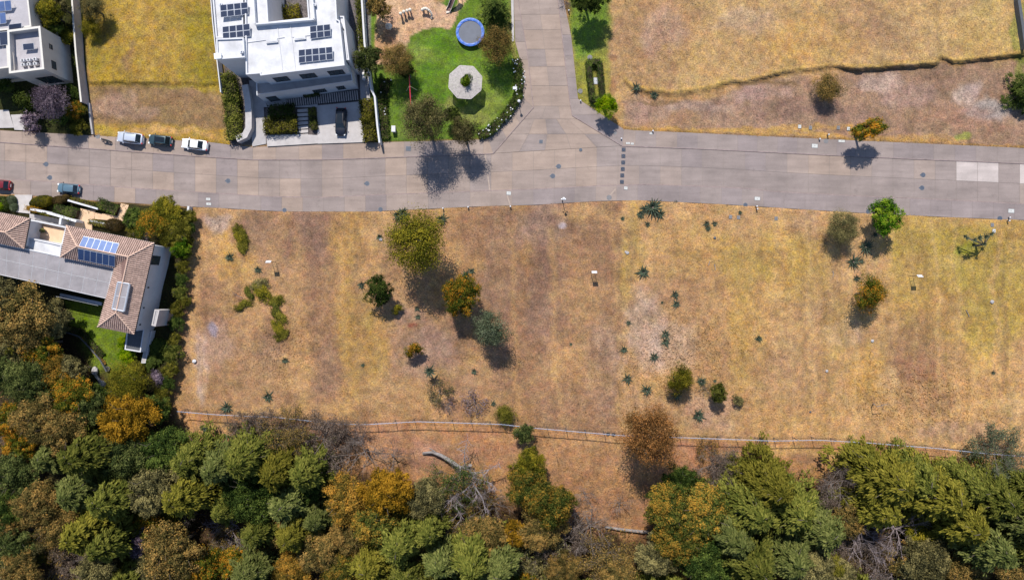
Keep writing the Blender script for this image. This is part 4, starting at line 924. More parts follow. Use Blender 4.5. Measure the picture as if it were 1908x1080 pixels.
c = MB(); a0, b0 = W(24, 98, 7.0), W(27, 132, 7.0); c.tube([a0, b0], .06, 4); c.box(((a0+b0)/2)-Vector((.2,0,.45)), (.12, 3.2, .9), math.atan2((b0-a0).y, (b0-a0).x)-math.pi/2); c.build('roof_screen', M['cream'], gh)
solar('blue solar array at the top left corner, upper of two on the grey roof', [(-16,4),(20,0.5),(22,20),(-14,24)], (7.5,7.5,6.8,6.8), 3, 1, 'pv_blue')
solar('lower blue solar array at the left edge of the grey roof', [(-24,26),(10,23),(12,44),(-22,48)], (7.5,7.5,6.8,6.8), 3, 1, 'pv_blue')
solar('small dark solar panel beside the tower parapet of the grey-roofed house', [(15.5,46),(40,43),(41,54),(16,56)], (7.3,7.3,6.8,6.8), 1, 1, 'pv_dark')
solar('large dark panel at the left edge of the grey-roofed house', [(-24,62),(19,58),(22,83),(-22,88)], (6.8,6.8,6.3,6.3), 2, 1, 'pv_dark')
solar('small dark panel in the middle of the sunken tower roof', [(41.5,82),(63,80),(64.5,92),(43,94)], (7.0,7.0,6.7,6.7), 1, 1, 'pv_dark')
for i, (x, y) in enumerate([(47,115),(58,114),(69.5,112.5),(47.5,123),(58.5,122),(70,121)]):
    c = W(x, y, 6.3); e = empty('air_conditioner', c, cat='air conditioner', group='roof units of the grey-roofed house')
    e['label'] = ('upper' if i < 3 else 'lower')+' '+('left','middle','right')[i % 3]+' white roof unit on the sunken tower roof'
    MB().box(c+Vector((0,0,.38)), (.62,.42,.6), .12).build('casing', M['white'], e, bevel=.03); MB().disc(c+Vector((0,0,.681)), .17, .02, 12).build('fan', M['dgrey'], e); MB().box(c+Vector((0,0,.04)), (.7,.5,.07), .12).build('stand', M['dark'], e)
def wall_run(name, label, line, w, h, m, cap=None, zoff=0, cat='wall', group=None):
    "free-standing wall; line shows its top edge in the photo"
    mb = MB(); P = [W(x, y, h) for x, y in line]; g0 = min(gz(x, y) for x, y in line)-.3
    e = empty(name, (P[0].x, P[0].y, g0), label, cat, group)
    def rb(w_, z0, z1):
        m_ = MB(); Lp, Rp = [], []
        for i, p in enumerate(P):
            t = P[min(i+1, len(P)-1)]-P[max(i-1, 0)]; t.z = 0; t.normalize(); n_ = Vector((-t.y, t.x, 0)); Lp.append(p+n_*w_/2); Rp.append(p-n_*w_/2)
        n = len(P); vs = [(p.x,p.y,z1) for p in Lp]+[(p.x,p.y,z1) for p in Rp]+[(p.x,p.y,z0) for p in Lp]+[(p.x,p.y,z0) for p in Rp]; fs = []
        for i in range(n-1): fs += [(n+i,n+i+1,i+1,i),(i,i+1,2*n+i+1,2*n+i),(n+i+1,n+i,3*n+i,3*n+i+1)]
        fs += [(0,2*n,3*n,n),(n-1,2*n-1,4*n-1,3*n-1)]; return m_.add(vs, fs)
    rb(w, g0, h-.06 if cap else h).build('wall_body', M[m], e)
    if cap: rb(w+.06, h-.058, h).build('coping', M[cap], e)
    return e
wall_run('boundary_wall', 'long grey wall with pale coping beside the top left vacant plot', [(134,-60),(134,0),(137,47),(141,99),(151,190)], .22, 2.2, 'conc', 'cream_cap')
wall_run('boundary_wall', 'low concrete kerb wall continuing the long grey wall down to the pavement', [(165,192),(168,222),(172,250)], .3, .5, 'conc')
wall_run('boundary_wall', 'white wall between the white house and the park', [(672,-60),(674,0),(679,80),(684,120),(691,165),(698,180),(703,235),(707,266)], .3, 2.0, 'white')
wall_run('boundary_wall', 'thin white wall along the left side of the white house', [(388,-60),(396,40),(404,112),(411,172)], .15, 2.2, 'white')
wall_run('retaining_wall', 'curved pale retaining wall left of the white house ramp', [(456,158),(461,185),(463,215),(463,238),(456,252),(440,259)], 1.1, 1.5, 'conc_pale')
wall_run('boundary_wall', 'white wall stub at the pavement corner of the tiled house garden', [(351,384),(348,407)], .35, 1.2, 'white')
wall_run('boundary_wall', 'grey wall at the top right corner of the picture', [(1896,-60),(1899,0),(1906,45),(1912,90)], .5, 1.8, 'dgrey')
# paved yards
def yard(name, pts, z, m):
    P = [W(x, y, z) for x, y in pts]; ar = sum(P[i].x*P[(i+1)%len(P)].y-P[(i+1)%len(P)].x*P[i].y for i in range(len(P)))
    f = tuple(range(len(P))); return tag(MB().add(P, [f if ar > 0 else f[::-1]]).build(name, M[m]), kind='structure')
def gzm(pts): return max(gz(x, y) for x, y in pts)
for n_, pts, m, dz in (('driveway', [(590,197),(671,189),(680,265),(592,268)], 'conc_pale', .1),('driveway', [(464,150),(488,150),(496,268),(470,273)], 'conc', .12),('path', [(488,150),(592,150),(592,200),(490,200)], 'conc', .13),
                       ('path', [(496,252),(560,250),(592,252),(592,267.5),(498,273)], 'conc_pale', .14),('driveway', [(-60,205),(16,205),(26,238),(-60,240)], 'conc_pale', .1),('driveway', [(20,214),(42,213),(46,243),(27,242)], 'conc_pale', .11),
                       ('driveway', [(27,362.5),(60,363),(56,398),(30,395)], 'conc_pale', .1),('patio', [(150,388),(178,392),(171,430),(138,424)], 'terra', .1),('path', [(177,396),(219,402),(229,412.5),(176,408)], 'terra', .104),
                       ('path', [(225.5,379),(240,382),(229,412.3),(219,402)], 'terra', .108),('patio', [(55,398),(142,412),(138,424),(55,408)], 'conc', .1),('path', [(663,-60),(672,-60),(690,190),(672,190)], 'conc', .12),
                       ('path', [(958,76),(956,-60),(951,-60),(954,78)], 'conc_pale', .06)):
    yard(n_, pts, gzm(pts)+dz, m)
for i in range(7):
    y = 204+i*7.8; P = [W(x, yy, .16+.02*(6-i)) for x, yy in ((554,y),(574,y-1.5),(574,y+4),(554,y+5.5))]
    s_ = MB(); s_.add([p-Vector((0,0,.2)) for p in P]+P, [(0,3,2,1)[::-1],(7,6,5,4),(0,1,5,4)[::-1],(1,2,6,5)[::-1],(2,3,7,6)[::-1],(3,0,4,7)[::-1]]); o = s_.build('step', M['conc_pale'], origin=(P[0].x, P[0].y, .1))
    tag(o, '%s concrete entrance slab down from the white house' % ('first','second','third','fourth','fifth','sixth','seventh')[i], 'step', 'entrance steps of the white house')
dk = empty('slatted_deck', W(600, 182), 'dark slatted deck strip along the front of the white house', 'deck')
m1 = MB(); P = [W(x, y, .35) for x, y in ((532,183),(667,168),(669,186),(534,199))]
m1.add([p-Vector((0,0,.3)) for p in P]+[p-Vector((0,0,.08)) for p in P], [(4,7,6,5),(0,4,5,1)[::-1],(3,7,6,2)]); m1.build('deck_base', M['dark'], dk)
for i in range(32):
    A = quad_pts(P, (i+.5)/32, 0); B = quad_pts(P, (i+.5)/32, 1); MB().box((A+B)/2, (.2, (A-B).length, .07), math.atan2((A-B).y, (A-B).x)-math.pi/2).build('slat', M['wood_pale'], dk)
# --- tiled house
th = empty('house', W(170, 520), 'white house with clay tiled hip roofs and blue solar panels', 'house')
ZE, ZT = 6.8, 8.3
A1, A2 = W(124.4,420,ZE), W(287.7,452.6,ZE); A3, A4 = W(250,622,ZE), W(182.5,608.5,ZE); A5 = W(213.5,499,ZE); A6 = W(113,479,ZE)
R1, R2, R3 = W(144,458.5,ZT), W(239.5,478.3,ZT), W(216.7,582.5,ZT); V1 = W(216,494,ZE+.1)
tiles(th, [A1, A2, R2, R1]); tiles(th, [A2, A3, R3, R2]); tiles(th, [A3, A4, R3]); tiles(th, [A4, A5, R2, R3]); tiles(th, [A5, A6, R1, R2]); tiles(th, [A6, A1, R1])
B1, B2, B3, B4 = W(-60,384,ZE), W(56,407,ZE), W(45.4,463,ZE), W(-60,441,ZE); RB0, RB1 = W(-60,419,ZT), W(10.4,433,ZT)
tiles(th, [B1, B2, RB1, RB0]); tiles(th, [B2, B3, RB1]); tiles(th, [B3, B4, RB0, RB1])
for a, b in ((A1,R1),(R1,R2),(A2,R2),(R2,R3),(A3,R3),(A4,R3),(A6,R1),(B2,RB1),(B3,RB1),(RB0,RB1)):
    MB().tube([a+Vector((0,0,.1)), b+Vector((0,0,.1))], .13, 6).build('ridge', M['tile_ridge'], th)
ev = MB()
for a, b in ((A1,A2),(A2,A3),(A3,A4),(A5,A4),(A6,A1),(B1,B2),(B2,B3),(B3,B4)): ev.tube([a-Vector((0,0,.1)), b-Vector((0,0,.1))], .09, 5)
ev.build('gutter', M['dark'], th)
def body(pts, z1, d, name, m='white'):
    P = inset([Vector((p.x, p.y, 0)) for p in pts], d); mb = MB(); mb.prism([(p.x, p.y) for p in P], -.4, z1, True); mb.build(name, M[m], th); return P
K = body([A1, A2, A3, A4, A5, A6], ZE-.05, .45, 'main_wall'); K2 = body([B1, B2, B3, B4], ZE-.05, .4, 'west_wall')
a, b = K[2], K[1]
window(th, a, b, .78, .88, 3.2, 5.6, 0)
for f in (.06,.26,.50): window(th, a, b, f, f+.012, 4.7, 5.0, 0)
vol(th, [(57,409),(124,423),(116,456),(49,444)], 3.2, 0, 'white', 'terra', par=.8, pt=.2, name='terrace_wall')
vol(th, [(48,441),(115,456),(111,482),(44,468)], 5.4, 0, 'white', 'white_roof', par=.2, name='flat_roof_wall')
vol(th, [(236,617),(269,612),(262,656),(232,651)], 2.9, 0, 'white', 'dgrey', par=.18, pt=.2, name='annex_wall')
vol(th, [(288,576),(297,578),(290,608),(282,606)], 5.0, 0, 'conc_pale', 'conc', par=.1, name='side_wall')
vol(th, [(274,620),(283,616),(271,676),(263,676)], 1.2, 0, 'white', 'conc_pale', par=.05, pt=.1, name='garden_wall')
PG = [W(-60,441,5.9), W(212,499,5.9), W(199,556,5.9), W(-60,498,5.9)]
for i in range(11):
    for j in range(2):
        q = [quad_pts(PG, (i+.02)/11, j/2+.01), quad_pts(PG, (i+.98)/11, j/2+.01), quad_pts(PG, (i+.98)/11, j/2+.49), quad_pts(PG, (i+.02)/11, j/2+.49)]
        MB().add(q+[p+Vector((0,0,.05)) for p in q], [(0,1,2,3),(7,6,5,4),(4,5,1,0),(5,6,2,1),(6,7,3,2),(7,4,0,3)]).build('roof_panel', M['shade'], th)
fm = MB()
for j in (0, 1): fm.tube([quad_pts(PG, 0, j)+Vector((0,0,.05)), quad_pts(PG, 1, j)+Vector((0,0,.05))], .14 if j == 0 else .05, 4)
fm.tube([PG[1]+Vector((0,0,.05)), PG[2]+Vector((0,0,.05))], .14, 4); fm.tube([quad_pts(PG, 0, .5)+Vector((0,0,.04)), quad_pts(PG, 1, .5)+Vector((0,0,.04))], .035, 4)
for i in range(1, 11): fm.tube([quad_pts(PG, i/11, 0)+Vector((0,0,.04)), quad_pts(PG, i/11, 1)+Vector((0,0,.04))], .035, 4)
fm.build('panel_frame', M['white'], th)
P = [Vector((p.x, p.y, 0)) for p in (PG[0], PG[1], quad_pts(PG, 1, .86), quad_pts(PG, 0, .86))]; mb = MB(); mb.prism([(p.x, p.y) for p in P], -.4, 5.75); mb.build('south_wall', M['cream'], th)
sl_ = MB(); A, B = P[3], P[2]
for i in range(34):
    p = A.lerp(B, (i+.5)/34); sl_.box((p.x, p.y-.12, 4.3), (.12, .14, 2.4), 0)
sl_.build('timber_slats', M['wood'], th)
window(th, A, B, .72, .96, .2, 2.6, 4); window(th, A, B, .3, .6, .2, 2.6, 4)
bl = MB(); q = [W(x, y, 3.0) for x, y in ((112,546),(190,563),(189,569),(111,552))]; bl.add(q+[p-Vector((0,0,.2)) for p in q], [(3,2,1,0),(4,5,6,7),(0,1,5,4),(2,3,7,6)]); bl.tube([q[3]+Vector((0,0,.9)), q[2]+Vector((0,0,.9))], .04, 4); bl.build('balcony', M['grey_metal'], th)
zn = lambda v: ZE+(ZT-ZE)*v
solar('six sky-blue solar panels on the north slope of the tiled roof', [(155.5,439.4),(222.4,453.1),(215,473.5),(146,459.8)], (zn(.42),zn(.42),zn(1.02),zn(1.02)), 6, 1, 'pv_blue', .16, legs=False)
solar('six navy solar panels on the south slope of the tiled roof', [(145,462),(214.5,476.2),(213.6,497.5),(145,483.5)], (zn(1.02),zn(1.02),zn(.12),zn(.12)), 6, 1, 'pv_navy', .16, legs=False)
sk = empty('skylight', W(225, 552, ZE), 'long framed skylight on the east wing of the tiled roof', 'skylight')
q = [W(x, y, z) for (x, y), z in zip([(219.5,525.5),(241,529),(230.5,580),(209,575)], (8.45,8.35,8.35,8.45))]; m = MB()
for a, b in zip(q, q[1:]+q[:1]): m.tube([a, b], .13, 4)
m.build('frame', M['alu'], sk); MB().add([p-Vector((0,0,.02)) for p in q], [(3,2,1,0)] ).build('pane', M['shade'], sk)
mb = MB(); mb.tube([quad_pts(q, 0, .5), quad_pts(q, 1, .5)], .04, 4); mb.add([p-Vector((0,0,.5)) for p in q]+[p-Vector((0,0,.04)) for p in q], [(0,1,5,4),(1,2,6,5),(2,3,7,6),(3,0,4,7)]); mb.build('curb', M['alu'], sk)
wall_run('garden_wall', 'white planter wall beside the pavement in front of the tiled house', [(126,373),(150,380),(182,389)], .3, 1.1, 'white')
wall_run('garden_wall', 'planted white wall in front of the dark entrance court of the tiled house', [(56,389),(80,394),(112,403),(142,412)], .4, 2.2, 'white')
wall_run('garden_wall', 'short white wall splitting the entrance court of the tiled house', [(113,406),(111,418)], .35, 2.2, 'white')
wall_run('garden_wall', 'low planter wall beside the terracotta path of the tiled house', [(167,411),(200,417)], .3, 1.0, 'white')
wall_run('retaining_wall', 'angled dark retaining wall across the lawn below the tiled house', [(97,613),(123,619),(147,627),(165,646),(186,670),(198,692)], .2, .7, 'dgrey')
wall_run('retaining_wall', 'short pale wall by the boulders at the lower left of the lawn', [(176,698),(186,712)], .25, .5, 'conc_pale')
# --- clipped hedges and mounds
def leafy_solid(e, P, N, leaf, sz, seed, name='foliage'):
    r = np.random.default_rng(seed); V, Fq = cards(P, unit(N+r.normal(size=P.shape)*.45), r.normal(size=P.shape), sz*r.uniform(.7,1.3,len(P)), sz*.55)
    cl = vnoise(P[:,0]*10+5000, P[:,1]*10+5000, 9, seed % 50, 2)
    o = ORG[e]; V = V-np.array(o); return np_mesh(name, V, Fq, L[leaf], parent=e, rnd=np.stack([r.random(len(P)), np.clip(cl*1.6-.3, 0, 1)], 1))
def mound(label, px, py, rx, ry, h, leaf, seed, rot=0.0, n=2200, name='clipped_bush', sz=.16):
    g = gz(px, py); c = W(px, py, g+h*.4); e = empty(name, (c.x, c.y, g), label, 'shrub'); r = np.random.default_rng(seed)
    d = sphere(n, r, -.2); ax = np.array([rx/S, ry/S, h*.62]); P = d*ax*(1+r.normal(size=(len(d),1))*.035); cs, sn = math.cos(rot), math.sin(rot)
    P = np.stack([P[:,0]*cs-P[:,1]*sn, P[:,0]*sn+P[:,1]*cs, P[:,2]], 1)+np.array([c.x, c.y, g+h*.42]); leafy_solid(e, P, d, leaf, sz, seed)
    m = MB(); m.ball((0,0,0), 1, 12, 7); m.v = [((v[0]*cs*ax[0]-v[1]*sn*ax[1])*.93+c.x, (v[0]*sn*ax[0]+v[1]*cs*ax[1])*.93+c.y, max(v[2]*ax[2]*.93+g+h*.42, g-.1)) for v in m.v]; m.build('branches', M['foliage_core'], e, smooth=True); return e  # solid dark ellipsoid fills the inside of the leaf shell
def hedge(label, line, wpx, h, leaf, seed, name='hedge', sz=.2, dens=95, rough=.08, flowers=0, cat='hedge', group=None):
    G0 = [W(x, y, gz(x, y)+h*.6) for x, y in line]; g = min(gz(x, y) for x, y in line)
    e = empty(name, (G0[0].x, G0[0].y, g), label, cat, group); r = np.random.default_rng(seed); w = wpx/S/2; Ps, Ns = [], []; mb = MB()
    for (a, b) in zip(G0, G0[1:]):
        d = Vector((b.x-a.x, b.y-a.y, 0)); ln = d.length; t = d/ln; nr = Vector((-t.y, t.x, 0)); n = int(dens*ln*(2*w+1.2*h)); s = r.uniform(-w*.4, ln+w*.4, n); k = r.uniform(-1, 1, n)*(w+h*.6)
        off = np.clip(k, -w, w); zz = np.where(abs(k) > w, h-(abs(k)-w)/.6, h)+r.normal(size=n)*rough; off = off+r.normal(size=n)*rough
        wv = vnoise(s*10+a.x*37+4000, off*10+4000, 14, seed % 40, 2)
        zz = zz*(.75+.45*wv)
        P = np.stack([a.x+t.x*s+nr.x*off, a.y+t.y*s+nr.y*off, g+np.maximum(zz, .02)], 1); sd = np.sign(k)*(abs(k) > w)
        Ps.append(P); Ns.append(np.stack([nr.x*sd, nr.y*sd, np.where(sd == 0, 1.0, .4)], 1))
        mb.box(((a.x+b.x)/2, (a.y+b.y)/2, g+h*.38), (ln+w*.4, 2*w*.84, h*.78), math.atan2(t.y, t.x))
    P = np.concatenate(Ps); leafy_solid(e, P, np.concatenate(Ns), leaf, sz, seed); mb.build('branches', M['foliage_core'], e)  # solid dark boxes fill the inside of the hedge
    if flowers:
        fb = MB()
        for i in r.integers(0, len(P), flowers): fb.ball((P[i][0], P[i][1], P[i][2]+.08), .13, 6, 4, jit=.2)
        fb.build('flowers', L['flower'], e)
    return e
mound('large olive-brown clipped oval bush at the pavement of the tiled house', 78, 376, 21, 11, 1.8, 'olive', 1, .25, 3600)
mound('brownish clipped bush right of the large oval bush, below the blue-grey car', 112, 374, 13, 9, 1.6, 'brown', 2, .1)
mound('small brown clipped bush under the blue-grey car', 125, 368, 8, 6, 1.3, 'brown', 3)
mound('brown dome bush beside the terracotta path', 214, 419, 17, 11.5, 1.7, 'brown', 4, -.1, 2600)
mound('grey-green round bush at the left edge below the red car', 22, 374, 9, 10, 1.0, 'sage', 5); mound('grey-green bush left of the stone driveway of the tiled house', 26, 385, 7, 9, 1.0, 'sage', 6)
mound('green shrub bed at the left edge in front of the tiled house', 6, 380, 15, 14, 1.3, 'green', 7, n=2600); mound('bright yellow shrub at the left edge beside the tiled house', 5, 384, 5, 7, 1.9, 'lime', 8, n=900)
hedge('dark green hedge between the brown clipped bush and the court wall', [(106,388),(142,398)], 17, 1.4, 'green', 11); hedge('orange-tinted creeper on the left end of the planted white wall', [(54,388),(74,392)], 8, 2.4, 'amber', 12)
hedge('trailing yellow-green plants along the planted white wall', [(76,396),(136,409)], 5, 2.35, 'cypy', 13); hedge('yellow-green planting in the pavement planter of the tiled house', [(134,372),(190,386)], 9, .9, 'cypy', 14)
hedge('green hedge between the patio and the street, left of the path', [(186,378),(216,392)], 18, 1.1, 'green', 15); hedge('trimmed hedge beside the low planter wall and the dome bush', [(168,413),(199,419)], 9, 1.1, 'cypy', 16)
hedge('square green hedge ring on the verge right of the side road', [(1096,116),(1117,116),(1123,183),(1104,186),(1096,116)], 10, 1.5, 'green', 17, sz=.18)
hedge('tall green hedge left of the white house ramp', [(424,143),(432,190),(434,225),(437,256)], 26, 1.9, 'cyp', 18, sz=.28, rough=.2); 
hedge('large planted bed in front of the white house', [(504,208),(546,205)], 20, 1.5, 'dark', 19, sz=.28, rough=.2); hedge('yellow-green lower edge of the planted bed in front of the white house', [(497,235),(550,232)], 26, 1.3, 'cypy', 20, sz=.28, rough=.2)
hedge('narrow green hedge between the entrance steps and the driveway', [(581,203),(586,240)], 12, 1.0, 'cyp', 21, sz=.22); hedge('bushy hedge between the driveway and the park wall', [(682,190),(686,225),(690,260)], 22, 1.7, 'cypy', 22, sz=.28, rough=.2)
hedge('narrow hedge between the white house side wall and the park wall', [(669,0),(674,80),(684,120)], 9, 1.6, 'cyp', 23, sz=.26, rough=.2); hedge('planting behind the park wall below the blue-green tree', [(718,150),(712,190),(716,256)], 20, .6, 'green', 24, sz=.24, flowers=14, rough=.15)
hedge('flowering hedge along the street corner of the park', [(964,112),(967,150),(966,178),(945,212),(912,245),(893,251)], 15, .9, 'green', 25, sz=.24, flowers=60, rough=.15)
hedge('low planting strip beside the angled retaining wall', [(125,612),(150,617),(168,638),(190,662)], 11, .6, 'green', 26, sz=.2); hedge('rusty groundcover strip along the angled retaining wall', [(135,621),(155,630),(176,656),(195,678)], 5, .5, 'orange', 27, sz=.18)
hedge('flowerbed along the foot of the white terrace', [(567,178),(594,174)], 7, 1.1, 'green', 28); hedge('green shrubs in the courtyard of the white house', [(522,25),(556,20)], 20, 1.6, 'olive', 29, sz=.25, rough=.3)
# ------------------------------------------------------------------ vehicles
def car(label, px, py, ang, Lc, Wc, Hc, paint, kind='hatch', cat='car'):
    "car with its nose along local +x; built from lofted sections"
    z0 = ZP if kind != 'yard' else gz(px, py)+.12
    if 335 < py < 352: z0 = ZR
    c = W(px, py, z0+Hc*.55); e = empty('parked_car', (c.x, c.y, z0), label, cat, 'parked cars'); e.rotation_euler = (0, 0, ang); ORG[e] = Vector((0,0,0))
    h = Lc/2; w = Wc/2; suv = Hc > 1.6; zb = .95 if suv else .86
    st = [(-h,.62,.55),(-h+.12,.86,zb*.93),(-h+.45,.97,zb),(-h*.45,1.0,zb),(0,1.0,zb),(h*.42,1.0,zb),(h*.62,.97,zb*.97),(h-.32,.90,zb*.86),(h-.08,.74,zb*.74),(h,.52,.55)]
    m = MB(); n = 9
    for x, k, zt in st:
        ww = w*k; m.v += [(x, -ww*.93, .22), (x, -ww, .45), (x, -ww*.985, zt*.86), (x, -ww*.86, zt), (x, 0, zt+.045), (x, ww*.86, zt), (x, ww*.985, zt*.86), (x, ww, .45), (x, ww*.93, .22)]
    for i in range(len(st)-1):
        for j in range(n-1): m.f.append((i*n+j, i*n+j+1, (i+1)*n+j+1, (i+1)*n+j)[::-1])
    m.f += [tuple(range(n)), tuple(range((len(st)-1)*n+n-1, (len(st)-1)*n-1, -1))]
    b = m.build('body', M[paint], e, smooth=True)
    sd_ = b.modifiers.new('edge', 'BEVEL'); sd_.width = .03; sd_.segments = 2
    sedan = kind == 'sedan'
    xr0, xr1 = (-h*.86, -h*.62) if not sedan else (-h*.70, -h*.36)      # rear glass foot, roof rear
    xf0, xf1 = h*.50, h*.20; rz = Hc; gw, rw = w*.90, w*.72
    rb = [(xr0,-gw*.86,zb),(xf0,-gw*.84,zb),(xf0,gw*.84,zb),(xr0,gw*.86,zb)]; rt_ = [(xr1,-rw*.95,rz-.06),(xf1,-rw*.93,rz-.05),(xf1,rw*.93,rz-.05),(xr1,rw*.95,rz-.06)]
    mid = [(-h*.1,-gw,zb),(-h*.1,gw,zb)]
    B_side = lambda s: [(xr0, s*gw*.88, zb-.04), (-h*.05, s*gw*1.02, zb-.04), (xf0, s*gw*.86, zb-.04)]
    T_side = lambda s: [(xr1, s*rw*.96, rz-.07), (-h*.05, s*rw*1.02, rz-.03), (xf1, s*rw*.94, rz-.07)]
    def face(q, nm, mt): 
        k = MB(); k.add(q, [tuple(range(len(q)))]); return k.build(nm, M[mt], e)
    L_, R_ = B_side(1), B_side(-1); LT, RT = T_side(1), T_side(-1)
    def shrink(q, f=.07):
        c_ = sum((Vector(p) for p in q), Vector())/len(q); nn = (Vector(q[1])-Vector(q[0])).cross(Vector(q[-1])-Vector(q[0])).normalized()
        o = (c_-Vector((0,0,Hc*.5))); nn = nn if nn.dot(o) > 0 else -nn
        return [Vector(p).lerp(c_, f)+nn*.012 for p in q]
    cab = MB(); cab.add(R_+L_+RT+LT, [(0,1,7,6),(1,2,8,7),(3,9,10,4),(4,10,11,5),(2,5,11,8),(3,0,6,9)]); cab.build('pillars', M[paint], e)
    face(shrink([R_[2], L_[2], LT[2], RT[2]], .05), 'windscreen', 'glass_car'); face(shrink([L_[0], R_[0], RT[0], LT[0]], .06), 'rear_window', 'glass_car')
    face(shrink([R_[0], R_[1], RT[1], RT[0]]), 'side_window', 'glass_car'); face(shrink([R_[1], R_[2], RT[2], RT[1]]), 'side_window', 'glass_car')
    face(shrink([L_[1], L_[0], LT[0], LT[1]]), 'side_window', 'glass_car'); face(shrink([L_[2], L_[1], LT[1], LT[2]]), 'side_window', 'glass_car')
    rf = MB(); xs_ = np.linspace(xr1-.03, xf1+.03, 6)
    for i, x in enumerate(xs_):
        k = 1-.05*abs(i-2.5)/2.5; zz = rz-.03-.045*((i-2.5)/2.5)**2
        rf.v += [(x, -rw*k*1.0, zz-.04), (x, -rw*k*.7, zz), (x, 0, zz+.02), (x, rw*k*.7, zz), (x, rw*k*1.0, zz-.04)]
    rf.f = [((i*5+j), (i+1)*5+j, (i+1)*5+j+1, i*5+j+1) for i in range(5) for j in range(4)]; ro = rf.build('roof', M[paint], e, smooth=True)
    if suv:
        for s in (1, -1): MB().tube([(xr1+.1, s*rw*.9, rz+.04), (xf1-.15, s*rw*.9, rz+.04)], .025, 5).build('roof_rail', M['dark'], e)
    if paint in ('teal', 'black'): MB().box((-.15*h, 0, rz+.003), (h*.75, rw*1.3, .02)).build('sunroof', M['glass_car'], e)
    for x in (-h*.62, h*.62):
        for s in (1, -1):
            t = MB(); t.tube([(x, s*(w-.21), .32), (x, s*(w+.005), .32)], .32, 14); o = t.build('wheel', M['tyre'], e); MB().tube([(x, s*(w-.02), .32), (x, s*(w+.015), .32)], .2, 10).build('rim', M['rim'], o)
    for s in (1, -1):
        MB().box((h*.40, s*(w+.09), zb+.06), (.14, .2, .14)).build('mirror', M[paint if paint != 'bluegrey' else 'dark'], e, bevel=.03)
        MB().box((h-.17, s*w*.70, .64), (.3, .3, .13), -s*.5).build('headlight', M['lamp_glass'], e, bevel=.03)
        MB().box((-h+.10, s*w*.76, zb*.84), (.16, .26, .2), s*.3).build('tail_light', M['rb_red'], e, bevel=.02)
    MB().box((-h+.02, 0, .6), (.05, .5, .12)).build('number_plate', M['white'], e)
    for s in (-.3, .3): MB().tube([(xf0-.05, s-.1, zb+.03), (xf0-.22, s+.35, zb+.14)], .012, 3).build('wiper', M['dark'], e)
    return e
d = math.radians
car('silver sport utility car, leftmost of the three parked by the vacant plot', 241, 256.5, d(180-7), 4.6, 1.92, 1.75, 'silver')
car('dark teal hatchback parked between the silver and the white car', 297.5, 261, d(180-6), 4.15, 1.8, 1.6, 'teal')
car('white four-door saloon parked by the vacant plot', 362, 269, d(180-7), 4.55, 1.8, 1.45, 'whitecar', 'sedan')
car('blue-grey hatchback parked at the kerb of the tiled house', 126.5, 351, d(180-5), 3.95, 1.72, 1.5, 'bluegrey')
car('red car with dark windows cut by the left edge', -3, 343.5, d(180-5), 4.1, 1.75, 1.5, 'redcar')
car('black car standing on the driveway of the white house', 634.5, 226, d(-92), 4.85, 1.9, 1.7, 'black', 'yard')
def motorcycle():
    c = W(196, 261, ZP+.5); e = empty('motorcycle', (c.x, c.y, ZP), 'black motorcycle parked left of the silver car', 'motorcycle'); e.rotation_euler = (0, 0, d(180-14)); ORG[e] = Vector((0,0,0))
    for x in (-.68, .68):
        t = MB(); n = 14
        t.tube([(x+.29*math.cos(a), 0, .31+.29*math.sin(a)) for a in np.linspace(0, 2*math.pi, n)], .055, 5, cap=False); o = t.build('wheel', M['tyre'], e); MB().tube([(x,-.03,.31),(x,.03,.31)], .12, 8).build('rim', M['rim'], o)
    m = MB(); m.tube([(-.68,0,.31),(-.2,0,.45),(.3,0,.72),(.5,0,.85)], .035, 5); m.tube([(.68,.07,.31),(.46,.07,.95)], .025, 5); m.tube([(.68,-.07,.31),(.46,-.07,.95)], .025, 5); m.tube([(-.2,0,.45),(-.35,0,.75)], .03, 5); m.build('frame', M['dark'], e)
    MB().box((0,0,.45), (.42,.3,.34)).build('engine', M['dgrey'], e, bevel=.04); MB().ball((.2,0,.82), .26, 10, 7, (1.1,.6,.6)).build('fuel_tank', M['dark'], e, smooth=True)
    MB().box((-.35,0,.82), (.75,.26,.1)).build('seat', M['tyre'], e, bevel=.04); MB().tube([(.34,.38,1.02),(.46,.15,1.0),(.46,-.15,1.0),(.34,-.38,1.02)], .02, 5).build('handlebar', M['grey_metal'], e)
    MB().ball((.56,0,.9), .09, 8, 6).build('headlight', M['lamp_glass'], e); MB().box((-.78,0,.7), (.2,.16,.1)).build('mudguard', M['dark'], e); MB().tube([(-.1,-.14,.35),(-.75,-.18,.42)], .045, 6).build('exhaust', M['grey_metal'], e)
motorcycle()
# ------------------------------------------------------------------ street furniture
def cover(px, py, r, mt, label, cat='manhole cover', z=None, group='manhole covers', name='manhole_cover', notch=False):
    if z is None: z = ZP if psd(np.array([float(px)]), np.array([float(py)]), [(x, interp(NN, x)) for x in range(-60, 1980, 20)]+[(x, interp(SS, x)) for x in range(1980, -60, -20)])[0] < 0 and not 0 else ZR
    c = W(px, py, z); e = empty(name, (c.x, c.y, z), cat=cat, group=group)
    MB().disc((c.x, c.y, z-.02), r, .028, 20).build('frame', M['iron_grey'], e); m = MB().disc((c.x, c.y, z+.0085), r*.88, .006, 20)
    for k in (-.5, 0, .5): m.box((c.x, c.y+k*r*.9, z+.018), (r*1.1, .035, .01))
    m.build('lid', M[mt], e)
    if notch: MB().box((c.x-r*1.02, c.y, z+.01), (r*.5, r*.45, .012), .78).build('marker', M[mt], e)
    later(e, label, px, py)
for x, y in ((86,306),(93,331),(425,337),(684,342),(1041,310),(1030,328),(1720,326),(1718,350)): cover(x, y, .44, 'iron', 'round dark manhole cover in the roadway', notch=True, z=ZR)
